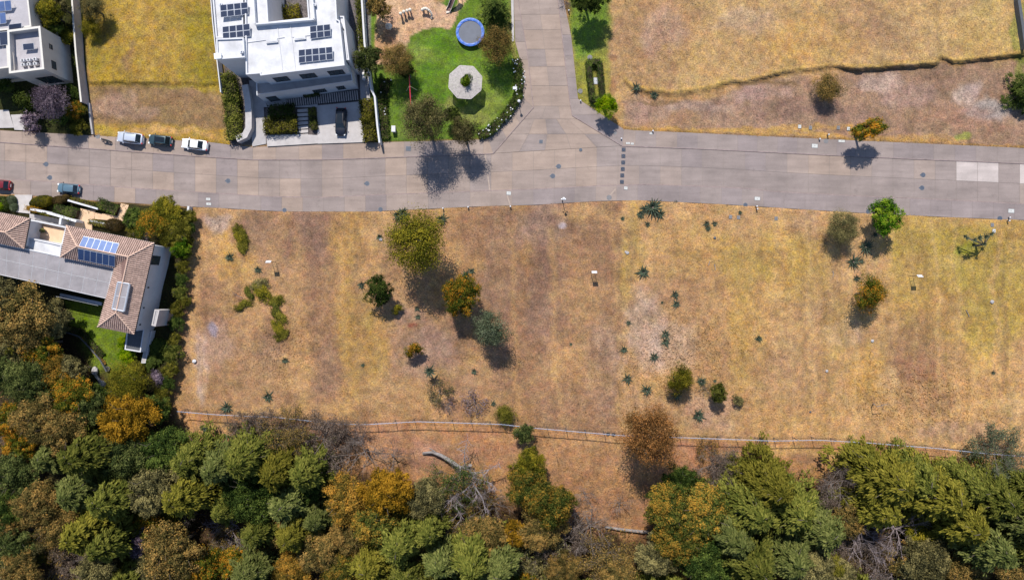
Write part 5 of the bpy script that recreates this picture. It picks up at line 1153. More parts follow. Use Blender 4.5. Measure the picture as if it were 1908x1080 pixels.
for x, y, r in ((709,390,.42),(530,391.5,.4),(1389,382,.42),(1618,394,.45),(1863,407,.47),(1082,279,.3)): cover(x, y, r, 'iron', 'blue-grey pavement cover', z=ZP)
for x, y, r in ((1135,368,.46),(182,254,.42),(1539,263,.42),(1146,248,.3)): cover(x, y, r, 'iron_grey', 'round pale worn cover in the pavement', z=ZP)
for x, y in ((1099,107),(1081,170)): cover(x, y, .44, 'iron_grey', 'round grey cover in the verge', z=gz(x, y)+.04)
def plate(px, py, w, h, mt, label, z=None, ang=-.05, name='utility_lid', cat='utility lid', group='utility lids'):
    z = ZP if z is None else z; c = W(px, py, z); e = empty(name, (c.x, c.y, z), cat=cat, group=group); e.rotation_euler = (0,0,ang); ORG[e] = Vector((0,0,0))
    MB().box((0,0,.005), (w/S, h/S, .05)).build('frame', M['iron_grey'], e); m = MB().box((0,0,.034), (w/S*.88, h/S*.86, .02)); m.build('lid', M[mt], e); MB().box((0,0,.048), (.16,.05,.02)).build('handle', M['dgrey'], e)
    later(e, label, px, py)
for a in ((761,277,10,9,'iron'),(1166,350.5,7,6,'lid'),(948,360,9,7,'lid'),(1411,370,11,7,'lid'),(1884,393,12,8,'lid'),(1518,272,12,8,'lid'),(1568,263,13,5,'lid'),(388,371,9,5,'lid'),(389,380,10,5,'lid'),(1170,267,8,4,'lid'),(1178,268,6,4,'lid'),(1213,249,6,4,'lid')):
    plate(*a, label=('dark square' if a[4] == 'iron' else 'pale rectangular')+' utility lid in the pavement')
plate(1008, 264, 7, 7, 'iron', 'dark square utility lid in the street junction', z=ZR)
for x, y in ((1490,236),(1510,238),(1562,238),(1581,240),(1361,404),(1376,405),(1446,407),(1849,419),(1852,430)): plate(x, y, 6, 7, 'lid' if x in (1490,1581,1852) else 'iron_grey', 'small grey meter box lid set in the grass', z=gz(x, y)+.05)
plate(1111, 151, 11, 13, 'grey_metal', 'grey metal lid inside the square hedge', z=gz(1111,151)+.05)
for i, (x, y) in enumerate(((1162,279),(1161.6,291),(1161.2,303),(1160.4,315),(1159.5,327),(1158.8,339))):
    c = W(x, y, ZR); e = empty('speed_cushion', (c.x, c.y, ZR), '%s black rubber speed cushion from the top of the row across the street' % ('first','second','third','fourth','fifth','sixth')[i], 'speed bump', 'rubber speed cushions')
    m = MB(); m.box((c.x, c.y, ZR+.02), (.68,.72,.045), taper=.9); m.build('base', M['cushion'], e)
    s = MB()
    for a in (.785, -.785): s.box((c.x, c.y, ZR+.05), (.78,.1,.03), a)
    for dx in (-.22, .22):
        for dy in (-.24, .24): s.disc((c.x+dx, c.y+dy, ZR+.042), .045, .02, 8)
    s.build('studs', M['iron'], e)
def post(px, py, h=.75, label='short white-capped meter post in the verge', z=None):
    z = gz(px, py+2)-.02 if z is None else z; c = W(px, py, z+h); e = empty('bollard', (c.x, c.y, z), cat='bollard', group='white-capped posts')
    MB().box((c.x, c.y, z+h*.42), (.17,.17,h*.84)).build('stem', M['dgrey'], e); m = MB(); m.box((c.x, c.y, z+h*.86), (.24,.24,.07)); m.ball((c.x, c.y, z+h*.93), .13, 10, 6, (1,1,.6)); m.build('cap', M['white'], e)
    later(e, label, px, py)
for x, y in ((1060,19),(1082,187),(1217,243.5),(1528.5,258.5),(1545,250.5),(1412,389),(1411,384),(1882,411),(1883,405),(825,388),(872,385.5),(951,384.5),(952,205),(968,166),(400,362)): post(x, y) if x != 400 else None
post(1158, 258, .6, 'short white-capped meter post in the verge')
def lamp(px, py, h, label, arms=True):
    g = max(gz(px, py+8), -.05); c = W(px, py, g+h); e = empty('street_lamp', (c.x, c.y, g), label, 'street lamp', 'street lamps')
    m = MB(); m.tube([(c.x,c.y,g-.1),(c.x,c.y,g+.35),(c.x,c.y,g+.4),(c.x,c.y,g+h-.45)], [.11,.10,.055,.045], 8); m.build('pole', M['dark'], e)
    hd = MB(); hd.disc((c.x,c.y,g+h-.45), .10, .08, 8, .17); hd.disc((c.x,c.y,g+h-.05), .26, .12, 8, .05); hd.build('lamp_cap', M['white'], e); MB().disc((c.x,c.y,g+h-.36), .15, .31, 8, .22).build('lantern', M['lamp_glass'], e)
    if arms:
        a = MB(); a.tube([(c.x-.32,c.y-.02,g+h-.75),(c.x,c.y,g+h-.62),(c.x+.32,c.y-.02,g+h-.75)], .025, 5); a.build('cross_arm', M['dark'], e)
        for s in (-1, 1): MB().ball((c.x+s*.32, c.y, g+h-.7), .13, 8, 6).build('globe', M['lamp_glass'], e)
lamp(1050.6, 370, 3.3, 'black lamp post with a white lantern on the pavement edge right of the junction')
lamp(967, 188, 2.6, 'small lamp post outside the flowering hedge at the park corner', False)
lamp(1060, 34, 2.0, 'short lamp post near the top of the side road, right side', False) if False else None
def signboard(px, py, bx, label, tilt=-1):
    "board on two thin posts; px,py: where its posts meet the ground"
    g = gz(px, py); c = W(px, py, g); h = 2.7; e = empty('sign_board', (c.x, c.y, g), label, 'sign', 'white boards on two posts')
    for s in (-.33, .33): MB().tube([(c.x+s, c.y, g-.2), (c.x+s, c.y, g+h+.15)], .035, 5).build('post', M['dark'], e)
    m = MB()
    for zz in (1.15, 2.0, h-.35): m.tube([(c.x-.33, c.y, g+zz), (c.x+.33, c.y, g+zz)], .02, 4)
    m.build('cross_bar', M['dark'], e)
    R = Matrix.Rotation(math.radians(-52), 3, 'X'); MB().box((c.x, c.y-.05, g+h), (.92,.62,.05), M=R).build('board', M['white'], e)
signboard(510.5, 488, 0, 'white board on two posts in the left plot, right of two agaves')
signboard(1104, 507, 0, 'white board on two posts in the middle of the dry ground, under the street corner')
signboard(1697, 514, 0, 'white board on two posts in the right-hand plot, beyond the orange tree')
# ------------------------------------------------------------------ playground
def at0(name, px, py, z, label, cat, group=None):
    g = gz(px, py); c = W(px, py, g+z); e = empty(name, (c.x, c.y, g), label, cat, group); return e, c, g
e, c, g = at0('trampoline', 876, 60, .8, 'round trampoline with a blue padded rim on the park lawn', 'trampoline')
def ring(c, z, r0, r1, h, n=40, wav=0):
    m = MB(); 
    for k in range(n):
        a = 2*math.pi*k/n; ca, sa = math.cos(a), math.sin(a); q = wav*(k % 3-1)
        m.v += [(c.x+r0*ca, c.y+r0*sa, z), (c.x+r0*ca, c.y+r0*sa, z+h), (c.x+(r0+r1)/2*ca, c.y+(r0+r1)/2*sa, z+h*1.3+q), (c.x+r1*ca, c.y+r1*sa, z+h), (c.x+r1*ca, c.y+r1*sa, z)]
    for k in range(n):
        for j in range(4): m.f.append((k*5+j, k*5+j+1, ((k+1) % n)*5+j+1, ((k+1) % n)*5+j))
    return m
ring(c, g+.76, 2.0, 2.48, .07, wav=.015).build('safety_pad', M['blue'], e); MB().disc((c.x,c.y,g+.73), 2.1, .025, 40).build('jumping_mat', M['mesh'], e)
ring(c, g+.66, 2.35, 2.44, .06).build('frame_ring', M['grey_metal'], e)
for k in range(6): a = k*math.pi/3; MB().tube([(c.x+2.4*math.cos(a), c.y+2.4*math.sin(a), g), (c.x+2.4*math.cos(a), c.y+2.4*math.sin(a), g+.7)], .04, 6).build('leg', M['grey_metal'], e)
e, c, g = at0('pergola', 867, 153, 2.7, 'octagonal slatted pergola with a climbing plant in its centre', 'pergola')
R8 = 3.02; ph = .32; co = lambda k, r, z: Vector((c.x+r*math.cos(k*math.pi/4+ph), c.y+r*math.sin(k*math.pi/4+ph), z))
for k in range(8):
    m = MB(); 
    for i in range(11):
        r = R8*(.34+.66*i/10); z = g+3.15-.55*(r/R8); a, b = co(k, r-.02, z), co(k+1, r-.02, z); m.box((a+b)/2, ((a-b).length*.97, .15, .04), math.atan2((b-a).y, (b-a).x))
    m.build('roof_panel', M['pergola'], e)
    r_ = MB(); r_.tube([co(k, .9, g+2.95), co(k, R8, g+2.56)], .05, 4); r_.build('rafter', M['wood_pale'], e)
    if k % 2 == 0: MB().tube([co(k, 2.1, g-.1), co(k, 2.1, g+2.65)], .09, 8).build('post', M['wood_pale'], e)
m = MB()
for k in range(8): m.tube([co(k, .95, g+3.0), co(k+1, .95, g+3.0)], .05, 4)
m.build('centre_ring', M['wood_pale'], e)
e2 = plant('climbing_plant', 867, 150, 12, 'bS', 'bright', 'green climbing plant growing through the centre of the octagonal pergola', cat='plant', hs=2.05, auto=False, var=0)
e, c, g = at0('swing_set', 763.5, 161, 2.3, 'long swing frame with a red top beam beside the sandpit', 'swing set')
A, B = W(761.5, 125, g+2.3), W(765.5, 198, g+2.3); MB().tube([A, B], .085, 8).build('top_beam', M['red'], e)
dv = (B-A).normalized(); sv = Vector((-dv.y, dv.x, 0))
for f in (0.02, .5, .98):
    p = A.lerp(B, f)
    for s in (-1, 1): MB().tube([p+sv*s*.12+Vector((0,0,.05)), p+sv*s*.95-Vector((0,0,2.35))], .055, 6).build('leg', M['ltyellow' if f == .5 else 'red'], e)
for f in (.16, .33, .66, .83):
    p = A.lerp(B, f); m = MB().box(p-Vector((0,0,1.85)), (.2,.46,.04), math.atan2(dv.y, dv.x)-math.pi/2); s_ = m.build('swing_seat', M['dark'], e)
    k = MB()
    for s in (-1, 1): k.tube([p+dv*s*.2, p+dv*s*.2-Vector((0,0,1.84))], .012, 3)
    k.build('chain', M['grey_metal'], s_)
e, c, g = at0('slide', 840, 5, 1.0, 'brown playground slide running down into the sandpit at the top edge', 'slide')
PS = [W(835,21,g+.25), W(838,15,g+.4), W(843,2,g+1.3), W(849,-14,g+2.2), W(852,-22,g+2.3)]; m = MB(); w = .38
tv = [(PS[min(i+1,4)]-PS[max(i-1,0)]) for i in range(5)]; fs = []; vs = []
for p, t in zip(PS, tv):
    n_ = Vector((-t.y, t.x, 0)).normalized(); vs += [p+n_*w+Vector((0,0,.22)), p+n_*w*.9, p-n_*w*.9, p-n_*w+Vector((0,0,.22))]
for i in range(4):
    for j in range(3): fs.append((i*4+j, i*4+j+1, (i+1)*4+j+1, (i+1)*4+j))
m.add(vs, fs); o = m.build('chute', M['slide'], e); so = o.modifiers.new('solid', 'SOLIDIFY'); so.thickness = .05
for k in (0, 3): MB().tube([vs[i*4+k]+Vector((0,0,.02)) for i in range(5)], .05, 5).build('side_rail', M['stone_pale'], e)
MB().box(PS[0]-Vector((-.05,.12,.05)), (.85,.35,.12), .3).build('landing', M['stone_pale'], e, bevel=.04)
for s in (-.35, .35): MB().tube([PS[4]+Vector((s,0,0)), Vector((PS[4].x+s, PS[4].y+.6, g))], .05, 5).build('leg', M['grey_metal'], e)
for i, (x, y, h) in enumerate(((746,25,1.6),(752,21.5,1.55),(758.5,19.5,1.3),(763.5,18,1.5))):
    e, c, g = at0('play_post', x, y, h, '%s pale round-headed play post of the row of four in the sandpit' % ('leftmost','second from left','third from left','rightmost')[i], 'play post', 'round-headed play posts')
    MB().tube([(c.x,c.y,g-.2),(c.x,c.y,g+h-.2)], [.16,.13], 8).build('stem', M['wood_pale'], e); MB().ball((c.x,c.y,g+h-.12), .30, 12, 8, (1,1,.8), .04).build('head', M['stone_pale'], e, smooth=True)
e, c, g = at0('play_arch', 796, 24, 1.0, 'curved arch of pale stone beads in the sandpit, right of the play posts', 'play sculpture')
AP = [(787,18.5,.9,.3),(790,17,1.0,.3),(793.5,16.5,1.1,.3),(796.5,17.5,1.15,.26),(799,19.5,1.1,.24),(801,21.5,1.0,.22),(802.8,24,.85,.21),(804,26.5,.7,.2),(804.5,29,.5,.19),(804.3,31.5,.35,.18),(804,34,.2,.17)]
for x, y, z, r in AP: MB().ball(W(x, y, g+z), r, 10, 7, (1,1,.9), .05).build('bead', M['stone_pale'], e, smooth=True)
MB().tube([W(x, y, g+z-.1) for x, y, z, r in AP], .08, 5).tube([W(788,18,g+.8), W(788,18,g-.1)], .2, 7).tube([W(796,17.5,g+1.0), W(796,17.5,g-.1)], .14, 7).build('core', M['wood_pale'], e)
def boulder(px, py, r, h, label, mt='stone_pale', seed=1, sq=(1,1,1), group=None):
    g = gz(px, py); c = W(px, py, g+h*.6); random.seed(seed); m = MB().ball((c.x, c.y, g+h*.45), 1, 12, 8, (r*sq[0], r*sq[1], h*.55), .12); o = m.build('boulder', M[mt], origin=(c.x, c.y, g), smooth=False); tag(o, label, 'rock', group); return o
boulder(724, 49, .62, 1.4, 'tall pale climbing rock in the lower left of the sandpit'); boulder(361.5, 673, .34, .5, 'single white round stone on the dry grass near the boundary shrubs', 'white', 3)
boulder(176, 691, .55, .8, 'grey boulder at the left edge of the tiled house lawn', 'conc', 4, (1,1.5,1)); boulder(190, 715, .6, .7, 'pale grey boulder at the lower left end of the lawn', 'conc_pale', 5)
for i, (x, y, r) in enumerate(((1332,443,.25),(1169,471,.3),(709,446,.3),(1219,372,.2),(1849,562,.35),(1541,691,.25),(1510,767,.2),(1166,469,.2),(1626,635,.28))): later(boulder(x, y, r, r*.9, 'x', 'dgrey' if i % 3 == 0 else 'conc', 10+i, group='loose field stones'), 'small loose stone in the dry grass', x, y)
e, c, g = at0('electric_cabinet', 733, 240, 1.0, 'pale grey electric cabinet at the pavement corner of the park', 'cabinet')
MB().box((c.x,c.y,g+.5), (.6,.95,1.0)).build('casing', M['conc_pale'], e, bevel=.03); MB().box((c.x,c.y-.49,g+.52), (.5,.03,.85)).build('door', M['grey_metal'], e); MB().box((c.x,c.y,g+1.03), (.68,1.05,.06)).build('lid', M['white'], e)
e, c, g = at0('meter_box', 959.5, 164, 1.1, 'white box on a post in the flowering hedge of the park', 'meter box')
MB().tube([(c.x,c.y,g),(c.x,c.y,g+.8)], .05, 5).build('post', M['dark'], e); MB().box((c.x,c.y,g+.95), (.75,.5,.3)).build('casing', M['white'], e, bevel=.03); MB().box((c.x+.1,c.y-.3,g+.9), (.3,.12,.2)).build('display', M['dark'], e)
e, c, g = at0('gas_tank', 678, 142, 1.0, 'white gas tank with a blue band in the side passage of the white house', 'tank')
MB().tube([(c.x-.05,c.y+.8,g+.7),(c.x-.04,c.y+.65,g+.7),(c.x,c.y-.5,g+.7),(c.x,c.y-.68,g+.7)], [.15,.42,.42,.15], 14).build('tank_body', M['white'], e, smooth=True); MB().tube([(c.x-.01,c.y+.2,g+.7),(c.x,c.y,g+.7)], .43, 14).build('band', M['blue'], e)
for s in (-.4, .4): MB().box((c.x,c.y+s,g+.2), (.6,.1,.5)).build('foot', M['grey_metal'], e)
e, c, g = at0('wheel_planter', 200, 687, .4, 'round dark tub at the lower end of the angled retaining wall', 'planter')
MB().tube([(c.x+.38*math.cos(a), c.y+.38*math.sin(a), g+.35) for a in np.linspace(0, 6.283, 15)], .08, 6, cap=False).build('rim', M['dgrey'], e); MB().disc((c.x,c.y,g), .36, .3, 14).build('tub', M['dark'], e)
e, c, g = at0('potted_plant', 80, 430, 3.9, 'potted plant on the terracotta terrace of the tiled house', 'potted plant')
MB().disc((c.x,c.y,3.22), .22, .4, 12, .3).build('pot', M['dgrey'], e); r_ = np.random.default_rng(3); dd = sphere(260, r_, -.2); o_ = leafy_solid(e, dd*.42+np.array([c.x,c.y,3.95]), dd, 'cyp', .16, 5)
# ------------------------------------------------------------------ fence along the wood
f_e = empty('wire_fence', W(954, 790), 'long wire fence with a pale top pipe between the dry plots and the wood', 'fence')
FP = []
for i, (x, y) in enumerate(FENCE):
    g = gz(x, y-6); FP.append((x, y, g))
def fpt(x, dz):
    y = fence_y(x); g = gz(x, y-6); 
    q = W(x, y, g+2.6); return Vector((q.x, q.y, g+dz))
xs_ = np.arange(330, 1985, 11.0)
MB().tube([fpt(x, 2.6+.05*math.sin(x*.9)) for x in xs_], .05, 6).build('top_rail', M['pale_metal'], f_e)
for dz in (2.45, 1.3, .3): MB().tube([fpt(x, dz) for x in xs_], .018, 3).build('wire', M['dgrey'], f_e)
for i, x in enumerate(np.arange(336, 1985, 36.0)):
    p = fpt(x, 0); o = MB().tube([p-Vector((0,0,.3)), p+Vector((0,0,2.65))], .05, 5).build('post', M['dgrey'], f_e)
mb = MB(); r_ = random.Random(4)
P0 = fpt(336, 2.16); cur = 0
for x in np.arange(336, 1980, 6.5):        # razor coil on top
    p = fpt(x, 2.68); q = fpt(x+3.6, 2.68); d_ = (q-p).normalized(); sd2 = Vector((-d_.y, d_.x, 0))
    mb.tube([p+(sd2*math.cos(a)+Vector((0,0,1))*math.sin(a))*.15+d_*(a/6.3)*.6 for a in np.linspace(0, 6.28, 6)], .012, 3, cap=False)
mb.build('coil', M['pale_metal'], f_e)
# loose wires hanging from the fence: tyres by the post
for i, x in enumerate((1137, 1147)):
    p = fpt(x, 0); c = Vector((p.x, p.y-.45, gz(x, fence_y(x)+6))); o = MB().tube([(c.x+.27*math.cos(a), c.y+.2*math.sin(a), c.z+.12) for a in np.linspace(0, 6.283, 13)], .1, 6, cap=False).build('tyre', M['tyre'], origin=c); tag(o, ('left' if i == 0 else 'right')+' dark tyre of two lying at the fence left of the rusty tree', 'tyre', 'tyres at the fence')
# ------------------------------------------------------------------ agaves and yucca
def agave_mesh(n, L0, seed, up=.55):
    rs = random.Random(seed); m = MB()
    for k in range(n):
        an = k*2.39996; f = k/n; el = math.radians(12+58*f)+rs.uniform(-.1,.1); ln = L0*(1-.35*f)*rs.uniform(.8,1.12); w = .068*L0*(1.1-.3*f)
        d = Vector((math.cos(an), math.sin(an), 0)); s = Vector((-d.y, d.x, 0)); pts = []
        for t in (0, .3, .65, 1.0): pts.append(d*ln*(t*math.cos(el)+.06)+Vector((0,0,.08+ln*(t*math.sin(el)-.16*t*t))))
        ws = (w*.8, w*1.15, w*.75, .006); b = len(m.v)
        for p, ww in zip(pts, ws): m.v += [tuple(p+s*ww), tuple(p-Vector((0,0,ww*.55))), tuple(p-s*ww)]
        for i in range(3):
            for j in range(2): m.f.append((b+i*3+j, b+i*3+j+1, b+i*3+3+j+1, b+i*3+3+j))
    me = bpy.data.meshes.new('leaves'); me.from_pydata(m.v, [], m.f); me.update(); me.materials.append(L['agave']); return me
AG = [agave_mesh(24, 1.0, 1), agave_mesh(19, 1.1, 2), agave_mesh(30, 1.0, 3)]
stm = MB().tube([(0,0,-.1),(0,0,.2)], [.12,.08], 6); ST = raw_mesh(stm, 'stem')
ra = random.Random(9)
def agave(px, py, rp, label='blue-green spiky agave', h=0.0, group='agaves on the dry plots', auto=True):
    g = gz(px, py); c = W(px, py, g+h+.2); e = empty('agave', (c.x, c.y, g+h), cat='agave', group=group); s = rp/S*1.45*ra.uniform(.9,1.1); e.scale = (s, s, s*ra.uniform(.8, 1.1)); e.rotation_euler = (0, 0, ra.uniform(0, 6.28))
    for me, nm in ((ra.choice(AG), 'leaves'), (ST, 'stem')): o = bpy.data.objects.new(nm, me); COL.objects.link(o); o.parent = e
    if auto: later(e, label, px, py)
    else: e['label'] = label
    return e
for x, y, r in ((428,479,8),(480,502,8),(743,402,12),(752,397,11),(823,409,11),(707,441,6),(673,531,7),(868,512,10),(879,505,6),(777,574,5),(779,590,6),(883,692,6),(919,752,6),(499,739,10),(423,759,11),(383,799,7),(376,796,5),(531,671,6),
 (1216,387,15),(1203,389,9),(1193,399,8),(1230,399,9),(1207,418,6),(1317,416,6),(1319,425,6),(1332,417,6),(1199,507,12),(1258,548,8),(1260,566,8),(1171,601,5),(1163,651,7),(1240,622,8),(1240,636,9),(1219,664,8),(1169,705,10),(1205,727,10),(1307,711,9),(1260,736,9),(1301,774,12),
 (1613,460,12),(1590,488,12),(1605,486,6),(1596,518,7),(1631,437,6),(1186,163,9),(1219,178,8),(1414,630,6),(1379,396,4),(1160,407,4),(1852,694,5),(676,680,4),(1259,376,4),(1064,641,3),(1234,563,3),(1332,709,4)):
    agave(x, y, r, ('large ' if r >= 11 else 'small ' if r <= 6 else '')+'blue-green agave')
def stalked(px, py, h, r, bx, by, label):
    "tall aloe: rosette on a leaning stalk; bx, by is the foot"
    g = gz(bx, by); b = W(bx, by, g); t = W(px, py, g+h); e = empty('aloe', b, label, 'aloe')
    MB().tube([b-Vector((0,0,.2)), b.lerp(t, .5)+Vector((.05,0,0)), t], [.12,.09,.08], 6).build('stalk', M['bark'], e)
    for k, me in enumerate(AG[:2]):
        o = bpy.data.objects.new('leaves', me); COL.objects.link(o); o.parent = e; o.location = t-b-Vector((0,0,.1*k)); s = r/S; o.scale = (s, s, s); o.rotation_euler = (0,0,k)
stalked(800, 691, 2.4, 14, 799, 693, 'tall aloe rosette on a stalk casting a long thin shadow, below the small orange shrub')
yb = W(1818, 458, gz(1818, 458)); yu = empty('yucca_tree', yb, 'branching yucca tree with several leaf tufts near the right edge', 'yucca')
m = MB(); fk = yb+Vector((0,.1,2.0)); m.tube([yb-Vector((0,0,.3)), fk], [.2,.14], 7)
for k, (x, y, z) in enumerate(((1801,444,2.6),(1815,447,3.4),(1836,441,3.0),(1834,455,2.6),(1813,456,2.4),(1824,443,3.6),(1797,440,2.3),(1846,436,2.8))):
    t = W(x, y, yb.z+z); m.tube([fk, fk.lerp(t, .5)+Vector((0,0,.15)), t], [.11,.08,.06], 5); o = bpy.data.objects.new('leaf_tuft', AG[k % 3]); COL.objects.link(o); o.parent = yu; o.location = t-yb; s = .62+.1*(k % 3); o.scale = (s,s,s); o.rotation_euler = (0,0,k)
m.build('trunk', M['bark'], yu)
def snag(label, px, py, pts, r=.07, name='dead_sapling'):
    g = gz(px, py); b = W(px, py, g); e = empty(name, b, label, 'dead tree'); m = MB(); P = [b-Vector((0,0,.2))]+[W(x, y, g+z) for x, y, z in pts]; m.tube(P, [r*(1-.8*i/len(P)) for i in range(len(P))], 5); m.build('trunk', M['bark_pale'], e)
    t = MB(); rs = random.Random(px)
    for i in range(2, len(P)):
        for _ in range(5): q = P[i]+Vector((rs.uniform(-1,1), rs.uniform(-1,1), rs.uniform(0,.7))); t.tube([P[i], P[i].lerp(q, .5)+Vector((0,0,.1)), q], [r*.3, r*.2, .008], 3)
    t.build('twigs', M['twig_pink'], e)
snag('thin dead sapling with mauve twigs in the lower right of the dry plot', 1628, 752, [(1628,752,1.4),(1634,757,2.3),(1643,755,2.6),(1652,752,2.9)], .09)
snag('thin dead sapling near the right edge above the fence', 1869, 778, [(1869,777,.9),(1876,778,1.4),(1886,778,1.7)], .05)
snag('slim dead stem in the dry grass below the orange tree of the right plot', 1624, 655, [(1624,654,1.3),(1630,657,1.9)], .05)
snag('forked bare stem left of the olive weeds under the two agaves', 452, 556, [(450,554,.7),(441,550,1.1),(436,546,1.4)], .06)
for i, (x, y, x2, y2) in enumerate(((1320,494,1322,486),(1331,492,1333,503),(1800,577,1806,590),(1552,505,1552,516))):
    a, b = W(x, y, gz(x, y)+.08), W(x2, y2, gz(x2, y2)+.1); o = MB().tube([a, (a+b)/2+Vector((.05,0,.02)), b], [.07,.06,.05], 6).build('fallen_branch', M['bark_pale'], origin=a); tag(o, None, 'log', 'pale sticks lying in the grass'); later(o, 'pale stick lying in the dry grass', x, y)
for i, (bx, by, h) in enumerate(((1037,850,2.3),(888,842,2.2),(908,880,2.0),(770,842,1.8),(1391,872,1.6))):
    g = gz(bx, by); b = W(bx, by, g); e = empty('pole', (b.x, b.y, g), cat='pole', group='thin poles beyond the fence'); MB().tube([b-Vector((0,0,.2)), b+Vector((-.05,.1,h))], .045, 5).build('pole_shaft', M['wood'], e); MB().ball(b+Vector((-.05,.1,h)), .07, 6, 4).build('tip', M['dark'], e); later(e, 'thin dark pole beyond the fence', bx, by)
# big fallen dead tree
g = gz(850, 850); b = W(874, 870, g); dt = empty('dead_tree', b, 'large pale dead tree with a broken trunk lying towards the fence', 'dead tree')
m = MB(); q = lambda x, y, z: W(x, y, gz(x, y)+z)
m.tube([q(788,843,.5), q(806,842,.8), q(822,848,1.1), q(842,860,1.5), q(856,870,1.9), q(872,872,2.2)], [.14,.26,.32,.36,.34,.30], 9); m.tube([q(814,844,1.0), q(806,838,1.2), q(800,834,1.3)], [.14,.1,.05], 6); m.tube([q(804,845,.5), q(787,845,.35)], [.12,.12], 6); m.tube([q(872,872,2.2), q(876,866,3.2)], [.34,.30], 8); m.build('trunk', M['bark_pale'], dt)
lim = [[(872,872,2.2),(880,882,3),(882,900,4),(888,925,5)],[(876,880,3),(898,880,3.6),(915,872,4.2),(932,862,4.8)],[(882,890,3.5),(900,895,4.6),(915,900,5),(925,910,5.5)],[(880,900,4),(865,915,4.5),(845,925,5),(828,945,5.5)],[(870,875,2.5),(865,860,3),(866,840,3.6),(872,815,4)],
       [(858,872,2),(856,890,2.6),(852,910,3.2),(855,935,4)],[(852,925,4),(850,945,4.5),(860,962,5)],[(846,928,4),(830,934,4.6),(812,950,5)],[(884,905,4),(900,930,5),(905,955,5.6)]]
m = MB(); tw = MB(); rs = random.Random(8)
for l in lim:
    P = [q(*p) for p in l]; m.tube(P, [.15,.10,.06,.03][:len(P)], 6)
    for i in range(1, len(P)):
        for _ in range(9):
            p = P[i-1].lerp(P[i], rs.random()); d_ = Vector((rs.uniform(-1,1), rs.uniform(-1,1), rs.uniform(-.1,.9)))*rs.uniform(.8,2.0); k = p+d_; tw.tube([p, p.lerp(k,.5)+Vector((rs.uniform(-.2,.2),rs.uniform(-.2,.2),.1)), k], [.045,.03,.01], 3)
            for _ in range(3): tw.tube([p.lerp(k,.6), k+Vector((rs.uniform(-.6,.6),rs.uniform(-.6,.6),rs.uniform(-.1,.5)))], [.02,.006], 3)
m.build('limb', M['bark_pale'], dt); tw.build('twigs', M['twig_pale'], dt)
for a in (((1128,981,.5),(1160,986,.5),(1208,991,.5)),): 
    P = [q(*p) for p in a]; o = MB().tube(P, [.2,.26,.28], 7).build('fallen_log', M['bark_pale'], origin=P[0]); tag(o, 'long pale fallen log lying beside the wood below the rusty brown tree', 'log')
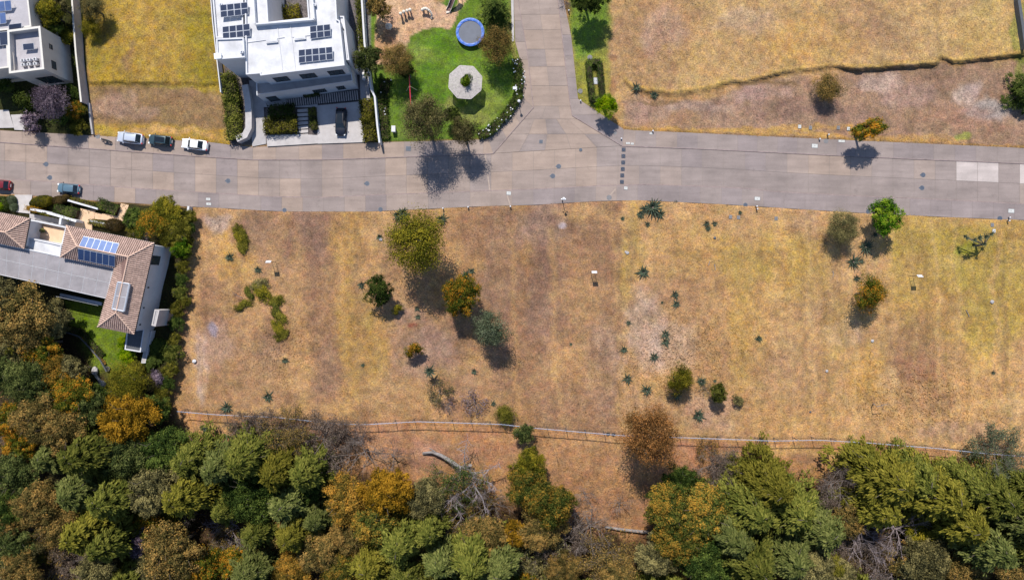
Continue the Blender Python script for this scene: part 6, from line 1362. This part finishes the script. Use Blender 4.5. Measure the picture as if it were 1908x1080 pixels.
# ------------------------------------------------------------------ grass blades
def grass(name, n, label, h=.32, seed=3):
    r = np.random.default_rng(seed); X = r.uniform(-40, 1960, n); Y = r.uniform(-40, 1010, n); rdist = psd(X, Y, ROADPOLY); ok = (rdist < 1.3)
    for p in ([(690,-70),(957,-70),(975,183),(909,258),(679,266)], [(402,-70),(700,-70),(700,270),(440,275)], [(-60,-70),(148,-70),(172,254),(-60,250)], [(-60,355),(130,368),(352,384),(345,440),(322,690),(300,760),(-60,700)]): ok &= psd(X, Y, p) < 0
    dens = vnoise(X+50, Y+80, 26, 55, 4); tall = np.clip(1-np.hypot((X-1260)/170, (Y-670)/130), 0, 1)+np.clip(1-np.hypot((X-1720)/170, (Y-730)/90), 0, 1)+np.clip(1-np.hypot((X-520)/90, (Y-650)/110), 0, 1)*.6+(Y > 760)*.15
    ok &= r.random(n) < np.clip((dens-.42)*3.2, .06, 1)*.75+tall+(rdist > -7)*.35; X, Y, dens, tall = X[ok], Y[ok], dens[ok], tall[ok]; m = len(X)
    Z = np.maximum(height(X, Y), -.1); k = (H-Z)/F; hh = h*r.uniform(.5, 1.2, m)*(1+tall*.9); P = np.stack([(X-954)*k, (540-Y)*k, Z+hh*.28], 1)
    la = vnoise(X, Y, 40, 61, 3)*14; ln = r.normal(size=(m, 3))*.7+np.stack([np.cos(la), np.sin(la), np.full(m, .9)], 1)
    V, Fq = cards(P, unit(r.normal(size=(m,3))+[0,0,.8]), ln, hh, hh*.22)
    c = ground_colour(X, Y)*r.uniform(.75, 1.55, (m, 1))*np.array([1.03, 1.0, .95])
    o = np_mesh(name, V, Fq, M['blade'], rnd=c); return tag(o, label, 'grass', kind='stuff')
M['blade'] = mat('dry grass blades', (1,1,1), .9, var=0, attr='rnd', spec=.1)
grass('grass', 210000, 'short dry straw-coloured grass covering the vacant plots')
# ------------------------------------------------------------------ labels that single each thing out
LAND = [('the big olive tree',770,452),('the orange-flecked tree',860,549),('the sage tree',915,611),('the rusty fence tree',1211,808),('the square green tree',1652,400),
        ('the orange plot tree',1618,548),('the speed cushions',1161,309),('the pergola',867,153),('the tiled house',180,520),('the white house',540,100),
        ('the square hedge',1108,150),('the parked white car',362,269),('the dead trunk',820,850),('the lawn',215,680),('the amber tree',238,778),('the corner lamp',1051,385),
        ('the grey wall',150,130),('the wispy pavement tree',1570,424),('the olive shrub',1265,706),('the orange shrub',771,655),('the pale slabs',1840,320)]
def place_words(px, py):
    n, x, y = min(LAND, key=lambda l: math.hypot(l[1]-px, l[2]-py)); dx, dy = px-x, py-y
    d = math.hypot(dx, dy); far_ = 'just ' if d < 60 else 'far ' if d > 260 else ''
    w = ('right of' if dx > 0 else 'left of') if abs(dx) > abs(dy)*1.2 else ('below' if dy > 0 else 'above')
    return far_+w+' '+n
ORD = ['first','second','third','fourth','fifth','sixth','seventh','eighth','ninth','tenth','eleventh','twelfth','thirteenth','fourteenth','fifteenth','sixteenth','seventeenth','eighteenth']
grp = {}
for o, t, px, py in LBL: grp.setdefault(t, []).append((o, px, py))
for t, it in grp.items():
    if len(it) == 1: continue
    sub = {}
    for o, px, py in it: sub.setdefault(t+' '+place_words(px, py), []).append((o, px, py))
    for s_, jt in sub.items():
        jt.sort(key=lambda a: a[1])
        for i, (o, px, py) in enumerate(jt):
            o['label'] = s_ if len(jt) == 1 else ('leftmost ' if i == 0 else 'rightmost ' if i == len(jt)-1 else ORD[i]+' ')+s_
